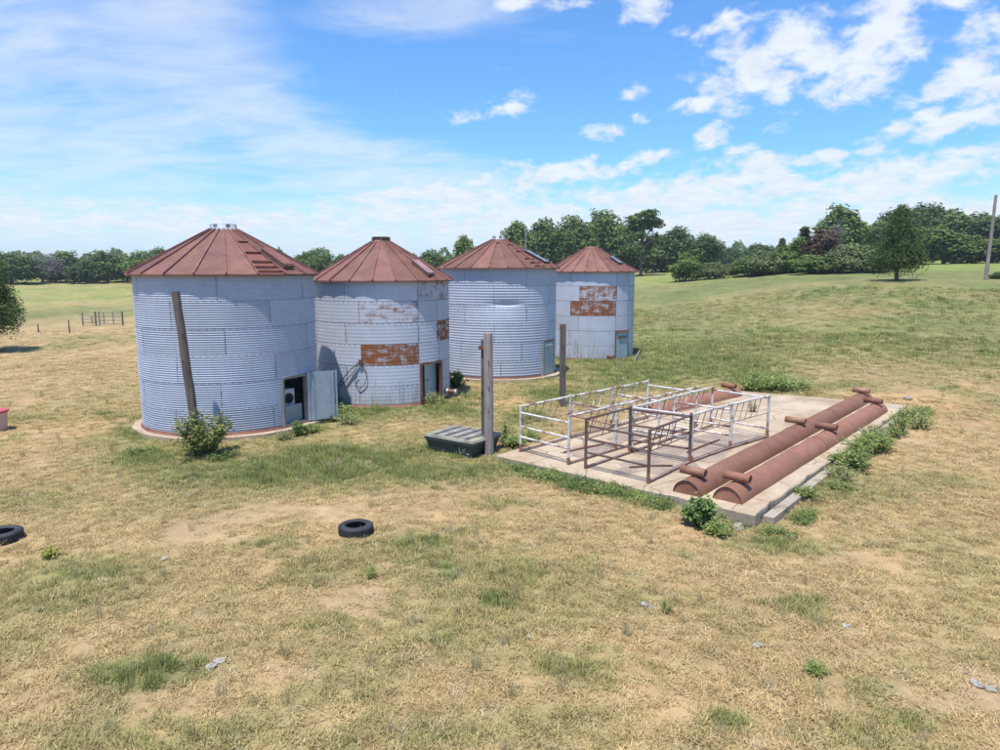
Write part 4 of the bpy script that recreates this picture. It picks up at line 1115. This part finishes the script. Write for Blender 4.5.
def tree(kind, px, top, dist, label, width_px=None, group=None, cat='tree', name='tree', sink=0.0, seed=0, base=None):
    p = spot(px, dist); p.z = tz(p.x, p.y) - sink
    if base is not None: p.z = z_at(p.y, base)
    cm, tm, h, w = PROTO[kind]
    H = z_at(p.y, top) - p.z; s = H / h * 1.0
    sx = s if width_px is None else (width_px / 700 * dist) / (w * (1.12 if kind.startswith('cedar') or kind in ('conifer', 'snag') else .84))
    r = random.Random(seed * 7 + int(px * 3) + int(top)); root = empty(name, p, r.random() * 6.28)
    root.scale = (sx, sx, s); tag(root, label, cat, group)
    link('trunk', tm, None, root); link('crown', cm, None, root)
    return root
LG, MG, RG = 'trees of the far left treeline', 'trees of the wood behind the bins', 'trees of the wood on the right'
ords = ['first', 'second', 'third', 'fourth', 'fifth', 'sixth', 'seventh', 'eighth', 'ninth', 'tenth', 'eleventh', 'twelfth']
for i, (k, px, top, w, lab) in enumerate([
    ('oak3', 13, 252, 36, 'dark broadleaf tree left of the grey bare tree, far left treeline'),
    ('grey', 44, 254, 34, 'grey, nearly bare tree in the far left treeline'),
    ('oak1', 68, 252, 34, 'dark broadleaf tree just right of the grey bare tree'),
    ('oak4', 88, 259, 24, 'low dark tree between two taller ones, far left treeline'),
    ('oak2', 109, 251, 30, 'tall rounded tree above the far gates'),
    ('lime', 128, 257, 24, 'lighter green tree beside the nearest bin roof edge'),
    ('oak1', 145, 252, 28, 'broadleaf tree half hidden by the left slope of the nearest bin roof'),
    ('oak3', 165, 247, 30, 'tree peeping over the left slope of the nearest bin roof')]):
    tree(k, px, top, 188 + (i % 3) * 7, lab, w, LG, sink=.2, seed=i)
for i, (px, top, w, k) in enumerate([(-20, 254, 34, 'oak2'), (-48, 251, 38, 'oak1'), (24, 262, 22, 'oak2'), (57, 264, 20, 'lime'), (98, 265, 20, 'oak4'), (119, 264, 22, 'oak1'), (185, 252, 34, 'oak2')]):
    lab = ['tree just outside the left edge behind the cedar', 'tree well outside the left edge of the treeline', 'low tree crown between the leftmost tree and the grey bare tree', 'small pale tree at the foot of the grey bare tree',
           'low dark crown left of the tall tree above the gates', 'low crown right of the tall tree above the gates', 'tree hidden behind the nearest bin roof'][i]
    tree(k, px, top, 205 + (i % 3) * 5, lab, w, LG, sink=.2, seed=20 + i)
for i, (k, px, top, w, d, lab) in enumerate([
    ('oak2', 305, 252, 22, 170, 'small tree showing beside the right slope of the nearest bin roof'),
    ('oak1', 322, 249, 26, 176, 'rounded tree seen between the two left bin roofs'),
    ('oak4', 340, 255, 22, 172, 'tree touching the left slope of the second bin roof'),
    ('lime', 415, 258, 18, 190, 'low tree behind the right slope of the second bin roof'),
    ('oak2', 432, 250, 26, 165, 'dark rounded tree seen between the second and third bin roofs'),
    ('lime', 465, 237, 26, 120, 'yellow-green tree rising left of the third bin roof'),
    ('oak4', 452, 254, 16, 180, 'small distant tree left of the yellow-green one')]):
    tree(k, px, top, d, lab, w, 'trees seen between the bin roofs', sink=.2, seed=40 + i)
for i, (k, px, top, w, d, lab) in enumerate([
    ('lime', 521, 223, 34, 158, 'light green tree at the left end of the wood behind the bins'),
    ('oak2', 545, 219, 36, 164, 'tree behind the right slope of the third bin roof'),
    ('oak1', 572, 218, 40, 160, 'broad tree above the left slope of the farthest bin roof'),
    ('oak1', 600, 212, 42, 166, 'tallest broad tree above the farthest bin roof'),
    ('oak3', 621, 222, 26, 172, 'dark tree between the tallest tree and the open pine'),
    ('pine', 640, 214, 36, 150, 'tall open-crowned pine right of the farthest bin'),
    ('oak3', 655, 232, 30, 172, 'dark tree low behind the open-crowned pine'),
    ('oak3', 676, 226, 36, 162, 'dark rounded tree right of the open-crowned pine'),
    ('oak4', 704, 231, 28, 158, 'dark tree at the right end of the wood behind the bins'),
    ('oak4', 560, 232, 34, 180, 'dark tree deep in the wood between the two far bin roofs'),
    ('oak3', 630, 244, 26, 178, 'low dark tree at the foot of the open-crowned pine'),
    ('oak4', 690, 238, 34, 176, 'low dark tree between the two at the right end of that wood'),
    ('oak2', 586, 228, 36, 184, 'tree deep in the wood left of the tallest tree'),
    ('oak3', 535, 236, 36, 182, 'low tree deep in the wood behind the third bin roof'),
    ('oak3', 660, 243, 30, 165, 'dense low tree right of the pine trunk')]):
    tree(k, px, top, d, lab, w, MG, sink=.2, seed=60 + i)
tree('shrub2', 685, 254, 112, 'rounded olive shrub standing in the field right of the farthest bin', 24, 'field shrubs', 'shrub', 'shrub', .1)
tree('shrub1', 708, 262, 112, 'low spreading shrub right of the rounded olive one', 26, 'field shrubs', 'shrub', 'shrub', .1)
tree('shrub1', 735, 263, 120, 'low shrub at the left end of the right-hand thicket', 26, 'field shrubs', 'shrub', 'shrub', .1)
for i, (k, px, top, w, d, lab) in enumerate([
    ('oak3', 728, 247, 22, 230, 'distant tree at the left end of the wood on the right'),
    ('oak4', 743, 251, 22, 226, 'distant low tree beside the right-hand thicket'),
    ('oak3', 757, 243, 28, 222, 'distant rounded tree above the right-hand thicket'),
    ('conifer', 779, 239, 16, 190, 'slim dark conifer above the right-hand thicket'),
    ('oak2', 838, 206, 38, 150, 'tall tree behind the grey bare branches'),
    ('oak4', 858, 221, 30, 155, 'tree left of the lone cedar, behind the thicket'),
    ('oak1', 876, 222, 34, 160, 'tree directly behind the left side of the lone cedar'),
    ('oak3', 893, 208, 40, 185, 'high dark tree above the lone cedar'),
    ('oak3', 914, 203, 44, 188, 'broad high tree right of the top of the lone cedar'),
    ('oak3', 931, 204, 40, 190, 'highest tree in the middle of the wood on the right'),
    ('oak2', 951, 215, 36, 180, 'tree between the high crown and the utility pole'),
    ('lime', 940, 231, 40, 150, 'light green tree in front of the wood right of the cedar'),
    ('oak1', 918, 229, 32, 152, 'mid green tree touching the right side of the lone cedar'),
    ('oak3', 972, 212, 40, 178, 'dark tree just left of the utility pole'),
    ('oak2', 962, 236, 34, 152, 'lower tree in front of the dark one by the utility pole'),
    ('oak4', 998, 212, 40, 176, 'dark tree right of the utility pole at the photo edge'),
    ('oak1', 986, 240, 34, 150, 'lower tree behind the utility pole'),
    ('oak2', 1016, 232, 44, 150, 'tree cut off by the right edge behind the utility pole'),
    ('oak3', 1050, 214, 50, 170, 'tall tree outside the right edge'),
    ('lime', 905, 246, 30, 148, 'low bright tree at the foot of the wood behind the cedar')]):
    tree(k, px, top, d, lab, w, RG, sink=.3, seed=80 + i)
for i, (k, px, top, w, d, lab) in enumerate([
    ('shrub2', 750, 257, 30, 112, 'dense shrub at the left of the right-hand thicket'),
    ('shrub1', 772, 249, 40, 108, 'broad olive shrub in the right-hand thicket'),
    ('conifer', 801, 228, 24, 110, 'dark pointed conifer in the right-hand thicket'),
    ('brown', 819, 230, 28, 104, 'brown dying tree in the middle of the thicket'),
    ('snag', 829, 221, 22, 106, 'grey bare branches rising from the thicket'),
    ('shrub2', 814, 256, 34, 100, 'dark shrub below the brown dying tree'),
    ('shrub1', 840, 249, 36, 100, 'olive shrub right of the brown dying tree'),
    ('shrub1', 860, 243, 40, 102, 'broad olive shrub left of the lone cedar'),
    ('shrub1', 878, 258, 26, 104, 'low shrub tucked behind the lone cedar'),
    ('shrub2', 792, 240, 24, 106, 'dense tall shrub left of the dark conifer'),
    ('shrub2', 1000, 271, 12, 84, 'small shrub by the foot of the utility pole')]):
    tree(k, px, top, d, lab, w, 'shrubs and small trees of the thicket', 'shrub' if 'shrub' in k else 'tree', 'shrub' if 'shrub' in k else 'tree', sink=.15, seed=120 + i)
tree('cedar', 895, 211, 76, 'lone dark green cedar standing on the hillside at the right', 40, None, 'tree', 'cedar_tree')
lc = tree('cedar_wide', -14, 263, 54, 'dark green cedar cut off by the left edge', 56, None, 'tree', 'cedar_tree')

# far-off wood that closes the horizon all round the fields
def distant_wood():
    r = np.random.default_rng(77); n = 46000
    a = np.radians(-100 + 200 * r.random(n)); rad = 300 + 60 * r.random(n) + 12 * np.sin(a * 23)
    top = 6.5 + 2.2 * np.sin(a * 61 + 1) + 1.6 * np.sin(a * 137) + 1.2 * np.sin(a * 251 + 2)
    x, y = rad * np.sin(a), rad * np.cos(a); hh = np.sqrt(r.random(n))
    C = np.stack([x, y, terrain(x, y) + top * hh], 1)
    V, Q = leaf_quads(C, unit(r, n) + np.array([0, -.3, .5]), .75, r)
    me = np_mesh('distant_wood', V, Q, False, {'lv': ('FLOAT', 'FACE', r.random(n))}); me.materials.append(M['leaf_dark'])
    tag(link('distant_wood', me, None), 'far-off belt of woodland closing the horizon', 'wood', kind='stuff')
distant_wood()

# ------------------------------------------------------------------ bushes and weeds
def plant_mesh(seed, h, w, stems, leaves, size, mat, lean=.5, droop=.2):
    r = np.random.default_rng(seed); mb = MB(); Cs = []; Ns = []
    per = max(3, leaves // stems)
    for s in range(stems):
        a = r.random() * 6.283; q = (r.random() ** .6) * w / 2; hh = h * (.55 + .45 * r.random()) * (1 - .35 * (q / (w / 2)) ** 2)
        b = np.array([q * .25 * math.cos(a), q * .25 * math.sin(a), 0]); e = np.array([q * math.cos(a), q * math.sin(a), hh])
        m = (b + e) / 2 + np.array([0, 0, hh * .12])
        mb.tube([b - [0, 0, .05], m, e], [.008 + .006 * h, .006 + .004 * h, .003], 4, caps=False)
        t = r.random(per) ** .6
        P = (b[None] * ((1 - t) ** 2)[:, None] + 2 * m[None] * (t * (1 - t))[:, None] + e[None] * (t ** 2)[:, None])
        off = unit(r, per) * (.10 * w + .05) * r.random((per, 1)); off[:, 2] *= .7
        P = P + off; P[:, 2] = np.maximum(P[:, 2], .02)
        Cs.append(P); Ns.append(unit(r, per) * .7 + off * 3 + np.array([0, 0, 1.2]))
    C = np.vstack(Cs); N = np.vstack(Ns)
    V, Q = leaf_quads(C, N, size, r, .5)
    me = np_mesh('leaves', V, Q, False, {'lv': ('FLOAT', 'FACE', r.random(len(Q)))}); me.materials.append(mat)
    sm = mb.mesh('stems'); sm.materials.append(M['leaf_stem'])
    return me, sm
M['leaf_stem'] = simple('weed_stem', (0.10, 0.12, 0.04), (0.16, 0.14, 0.07), 5, .8, bmp=0)
def plant(label, x, y, me, sm, s=1.0, cat='weed', name='weed_clump', group=None, z=None):
    r = random.Random(int(x * 100) + int(y * 77)); root = empty(name, (x, y, tz(x, y) if z is None else z), r.random() * 6.28)
    root.scale = (s * r.uniform(.9, 1.1), s * r.uniform(.9, 1.1), s); tag(root, label, cat, group)
    link('stems', sm, None, root); link('leaves', me, None, root); return root
bush = plant_mesh(31, 1.38, 1.75, 46, 2300, .055, M['leaf_bush'])
b = at(205, 456, 0); plant('small bush with yellow-tipped leaves at the foot of the leaning pole', b.x, b.y + .05, *bush, 1.0, 'bush', 'bush')
WP = {'dark': plant_mesh(32, .62, .75, 30, 1200, .046, M['leaf_weed_dark']), 'green': plant_mesh(33, .42, 1.0, 44, 1100, .034, M['leaf_weed']), 'pale': plant_mesh(34, .45, 1.0, 40, 800, .028, M['leaf_pale']),
      'low': plant_mesh(35, .22, 1.1, 46, 800, .03, M['leaf_weed']), 'tall': plant_mesh(36, .75, .7, 22, 600, .03, M['leaf_weed']), 'lowdark': plant_mesh(37, .22, 1.1, 46, 800, .03, M['leaf_weed_dark'])}
def weeds(kind, px, py, s, label, group=None, z=None):
    p = at(px, py, 0); plant(label, p.x, p.y, *WP[kind], s, 'weed', 'weed_clump', group, z)
for args in [
    ('dark', 703, 523, 1.15, 'dark leafy weed in front of the nearest trough end'), ('green', 718, 529, .75, 'bright small weed right of the dark leafy one by the trough end'),
    ('lowdark', 660, 503, .8, 'low dark weed along the front slab edge, right part'), ('low', 640, 500, .8, 'low weed along the front slab edge below the brown pen'),
    ('low', 606, 492, 1.0, 'low green weed mat at the front slab edge, middle'), ('lowdark', 578, 486, 1.0, 'low dark weed mat at the front slab edge, left of the middle'), ('low', 545, 478, 1.0, 'low green weed mat at the left end of the front slab edge'),
    ('lowdark', 622, 494, .8, 'low dark weed between two green mats on the front slab edge'), ('lowdark', 520, 470, .7, 'low dark weed near the thick timber post'),
    ('green', 512, 448, 1.05, 'leafy weed right of the thick timber post'), ('tall', 506, 440, .85, 'tall weed just behind the thick timber post'), ('green', 528, 440, .9, 'leafy weed left of the front white pen post')]: weeds(*args)
# along the right-hand slab edge
E0, E1 = Vector((5.12, 13.32)), Vector((14.8, 24.75)); ED = (E1 - E0).normalized(); EN = Vector((ED.y, -ED.x))
kinds = ['lowdark', 'low', 'green', 'low', 'pale', 'green', 'tall', 'green', 'pale', 'green', 'green', 'tall', 'green', 'pale', 'green', 'tall', 'pale', 'green', 'pale', 'green']
words = ['nearest the front corner', 'second from the front corner', 'third from the front corner', 'fourth from the front corner', 'fifth from the front corner', 'sixth from the front corner', 'seventh from the front corner', 'eighth from the front corner', 'ninth from the front corner', 'tenth from the front corner',
         'tenth from the far corner', 'ninth from the far corner', 'eighth from the far corner', 'seventh from the far corner', 'sixth from the far corner', 'fifth from the far corner', 'fourth from the far corner', 'third from the far corner', 'second from the far corner', 'nearest the far corner']
kinds = kinds[:8] + kinds[12:]; words = words[:8] + words[12:]
look = {'lowdark': 'low dark weed', 'low': 'low green weed', 'green': 'leafy green weed', 'pale': 'yellowish weed', 'tall': 'tall upright weed'}
for i, k in enumerate(kinds):
    s = .9 + 13.2 * i / 15 + rnd.uniform(-.35, .35); off = .32 + rnd.uniform(-.05, .35) + (.25 if i > 9 else 0)
    q = E0 + ED * s + EN * off; plant('%s along the right slab edge, %s' % (look[k], words[i]), q.x, q.y, *WP[k], (.9 if i < 4 else 1.1) * rnd.uniform(.7, 1.25), 'weed', 'weed_clump', 'weeds along the right slab edge')
for args in [
    ('green', 752, 393, 1.45, 'bright weed mound behind the back trough, left part'), ('green', 773, 393, 1.5, 'bright weed mound behind the slab, middle part'), ('low', 790, 393, 1.8, 'low weed mound behind the slab, right part'), ('low', 762, 387, 2.0, 'weed mound farther back behind the slab'),
    ('dark', 297, 436, .8, 'dark weed below the open bin door'), ('green', 312, 433, .8, 'leafy weed below the right side of the open bin door'), ('green', 336, 418, 1.25, 'bright weed between the open door and the second bin'), ('dark', 330, 408, 1.2, 'dark weed in the shade between the two left bins'), ('pale', 350, 425, 1.0, 'pale weed in front of the second bin'),
    ('pale', 285, 440, .7, 'pale weed left of the open bin doorway'), ('low', 150, 452, .9, 'low weed left of the bush at the nearest bin'), ('pale', 130, 455, .7, 'pale weed at the left foot of the nearest bin'), ('lowdark', 225, 458, 1.0, 'dark weed mat at the right of the bush'), ('pale', 212, 460, .55, 'whitish weed at the foot of the bush'),
    ('dark', 457, 388, 1.3, 'dark weed in the shade right of the second bin'), ('pale', 430, 404, 1.1, 'pale weed by the second bin door'), ('low', 445, 446, .7, 'low weed in front of the green container'), ('low', 458, 457, .55, 'low weed at the right front of the green container'), ('lowdark', 432, 448, .7, 'dark low weed at the left front of the green container'),
    ('tall', 666, 612, .3, 'single small weed in the foreground right of centre'), ('tall', 372, 578, .35, 'small weed stalk below the mid foreground tyre'), ('green', 815, 673, .35, 'small green tuft in the lower right dry grass'), ('lowdark', 740, 521, .5, 'low dark weed at the crumbled slab corner'), ('low', 775, 528, .8, 'low weed just right of the slab corner')]: weeds(*args)
# yellow flowering weed at left
fw = plant_mesh(38, .32, .5, 20, 420, .03, M['flower_yellow']); q = at(50, 556, 0); plant('small weed with yellow flowers near the left tyre', q.x, q.y, *fw, .7)
# weed growing through the slab beside the white pen
weeds('tall', 752, 416, .55, 'thin weed growing on the slab behind the white pen', None, SLAB_Z)

# ------------------------------------------------------------------ grass
def tuft_mesh(seed, blades, spread, lean):
    r = np.random.default_rng(seed); a = r.random(blades) * 6.283; q = np.sqrt(r.random(blades)) * spread
    B = np.stack([q * np.cos(a), q * np.sin(a), np.full(blades, -.05)], 1); d = r.random(blades) * 6.283
    hh = .5 + .5 * r.random(blades); ln = lean * (.4 + r.random(blades))
    T = B + np.stack([np.cos(d) * ln, np.sin(d) * ln, hh], 1); s = np.stack([-np.sin(d), np.cos(d), 0 * d], 1) * (.026 + .018 * r.random(blades))[:, None]
    Mi = B * .45 + T * .55 + np.array([0, 0, .12])
    V = np.stack([B - s, B + s, Mi + s * .8, Mi - s * .8, T], 1).reshape(-1, 3)
    k = np.arange(blades)[:, None] * 5
    Fq = np.vstack([k + np.array([[0, 1, 2]]), k + np.array([[0, 2, 3]]), k + np.array([[3, 2, 4]])])
    tone = np.tile(r.random(blades), 3)
    return np_mesh('tuft', V, Fq, False, {'lv': ('FLOAT', 'FACE', tone)})
def build_grass():
    m, t, bs = new_mat('grass_blades')
    c = attr(t, 'tcol', 'INSTANCER', 'Color'); lv = attr(t, 'lv')
    c = t.mix(1.0, c, t.ramp(lv, 0, 1, .7, 1.35, False), 'MULTIPLY')
    t.l.new(c, bs.inputs['Base Color']); bs.inputs['Roughness'].default_value = .7; bs.inputs['Specular IOR Level'].default_value = .2
    tr = t.node('ShaderNodeBsdfTranslucent'); t.l.new(c, tr.inputs[0]); mx = t.node('ShaderNodeMixShader'); mx.inputs[0].default_value = .3
    t.l.new(bs.outputs[0], mx.inputs[1]); t.l.new(tr.outputs[0], mx.inputs[2]); t.l.new(mx.outputs[0], t.n['Material Output'].inputs[0])
    tc = bpy.data.collections.new('tufts')
    for i, (n, sp, ln) in enumerate([(34, 1.0, .5), (40, 1.0, .7), (30, .9, .35), (36, 1.0, .9)]):
        me = tuft_mesh(90 + i, n, sp, ln); me.materials.append(m); tc.objects.link(bpy.data.objects.new('tuft', me))
    r = np.random.default_rng(5)
    pts = []
    for d0, d1, dens in ((4.5, 12, 95), (12, 20, 75), (20, 30, 42), (30, 46, 14), (46, 70, 3)):
        a0, a1 = R_(-43), R_(43); area = (d1 ** 2 - d0 ** 2) * (a1 - a0) / 2; n = int(area * dens)
        d = np.sqrt(r.random(n) * (d1 ** 2 - d0 ** 2) + d0 ** 2); a = a0 + (a1 - a0) * r.random(n)
        pts.append(np.stack([d * np.sin(a), d * np.cos(a), d], 1))
    P = np.vstack(pts); x, y, d = P.T
    g, b = green_bare(x, y)
    clump = fbm(x * 1.7 + 11, y * 1.7, 3, .6)
    keep = r.random(len(x)) < (1 - .88 * np.clip(b * 1.4, 0, 1)) * np.clip(.45 + 1.1 * clump, .4, 1)
    keep &= slab_dist(x, y) > .06
    for cx, cy, rr in BINS.values(): keep &= np.hypot(x - cx, y - cy) > rr + (.34 if rr > 2.6 else .1)
    for tp, rr in ((t1p, .34), (t2p, .38)): keep &= (np.hypot(x - tp.x, y - tp.y) > rr) | (np.hypot(x - tp.x, y - tp.y) < rr * .5)
    x, y, d, g, b, clump = [q[keep] for q in (x, y, d, g, b, clump)]
    n = len(x)
    gg = np.clip(g + (r.random(n) - .5) * .45, 0, 1)
    col = lerp(lerp(np.array([.63, .465, .245]), np.array([.45, .33, .165]), r.random(n)), lerp(np.array([.32, .335, .115]), np.array([.195, .23, .072]), r.random(n)), gg)
    pale = r.random(n) < .03; col[pale] = np.array([.54, .45, .28])
    h = (.03 + .03 * r.random(n)) * (1 + 1.5 * np.clip(g - .25, 0, 1) * (.5 + 1.8 * clump)) * (1 + sstep(18, 60, d) * 1.2)
    h *= 1 + .5 * sstep(.75, 1.1, g)
    h *= np.where(r.random(n) < .04, 1.8, 1.0)
    h *= 1 - .35 * sstep(26, 46, d)
    stalk = (r.random(n) < .012) & (d < 34)
    wd = (.09 + .06 * r.random(n)) * (1 + sstep(14, 60, d) * 1.6)
    h = np.where(stalk, .14 + .16 * r.random(n), h); wd = np.where(stalk, .07, wd); col = np.where(stalk[:, None], np.array([.42, .36, .19]), col)
    z = terrain(x, y)
    me = bpy.data.meshes.new('grass'); me.vertices.add(n); me.vertices.foreach_set('co', np.stack([x, y, z], 1).astype(np.float32).ravel())
    for nm, ty, arr in (('tcol', 'FLOAT_COLOR', np.hstack([col, np.ones((n, 1))])), ('tsc', 'FLOAT_VECTOR', np.stack([wd, wd, h], 1)),
                        ('trot', 'FLOAT_VECTOR', np.stack([(r.random(n) - .5) * .4, (r.random(n) - .5) * .4, r.random(n) * 6.283], 1))):
        a = me.attributes.new(nm, ty, 'POINT'); a.data.foreach_set('color' if ty == 'FLOAT_COLOR' else 'vector', arr.astype(np.float32).ravel())
    a = me.attributes.new('tidx', 'INT', 'POINT'); a.data.foreach_set('value', r.integers(0, 4, n).astype(np.int32))
    o = link('grass', me, None); tag(o, 'short mixed dry and green pasture grass covering the field', 'grass', kind='stuff')
    ng = bpy.data.node_groups.new('grass_scatter', 'GeometryNodeTree')
    ng.interface.new_socket('Geometry', in_out='INPUT', socket_type='NodeSocketGeometry'); ng.interface.new_socket('Geometry', in_out='OUTPUT', socket_type='NodeSocketGeometry')
    gi = ng.nodes.new('NodeGroupInput'); go = ng.nodes.new('NodeGroupOutput'); ip = ng.nodes.new('GeometryNodeInstanceOnPoints')
    ci = ng.nodes.new('GeometryNodeCollectionInfo'); ci.inputs['Collection'].default_value = tc; ci.inputs['Separate Children'].default_value = True; ci.inputs['Reset Children'].default_value = True
    def na(name, ty):
        q = ng.nodes.new('GeometryNodeInputNamedAttribute'); q.data_type = ty; q.inputs[0].default_value = name; return q.outputs[0]
    ip.inputs['Pick Instance'].default_value = True
    er = ng.nodes.new('FunctionNodeEulerToRotation')
    ng.links.new(gi.outputs[0], ip.inputs['Points']); ng.links.new(ci.outputs[0], ip.inputs['Instance']); ng.links.new(na('tidx', 'INT'), ip.inputs['Instance Index'])
    ng.links.new(na('trot', 'FLOAT_VECTOR'), er.inputs[0]); ng.links.new(er.outputs[0], ip.inputs['Rotation']); ng.links.new(na('tsc', 'FLOAT_VECTOR'), ip.inputs['Scale'])
    ng.links.new(ip.outputs[0], go.inputs[0])
    md = o.modifiers.new('scatter', 'NODES'); md.node_group = ng
    print('grass tufts', n)
build_grass()

# ------------------------------------------------------------------ summer haze
def build_haze():
    m = bpy.data.materials.new('haze'); m.use_nodes = True; t = NT(m.node_tree); t.n.remove(t.n['Principled BSDF'])
    v = t.node('ShaderNodeVolumePrincipled'); v.inputs['Color'].default_value = (.86, .92, 1, 1); v.inputs['Density'].default_value = HAZE; v.inputs['Anisotropy'].default_value = .2
    t.l.new(v.outputs[0], t.n['Material Output'].inputs['Volume'])
    o = MB().box((0, 0, 16), (8600, 8600, 38)).build('haze', m); tag(o, 'thin pale summer haze over the fields', 'haze', kind='stuff')
HAZE = 0.0003
build_haze()
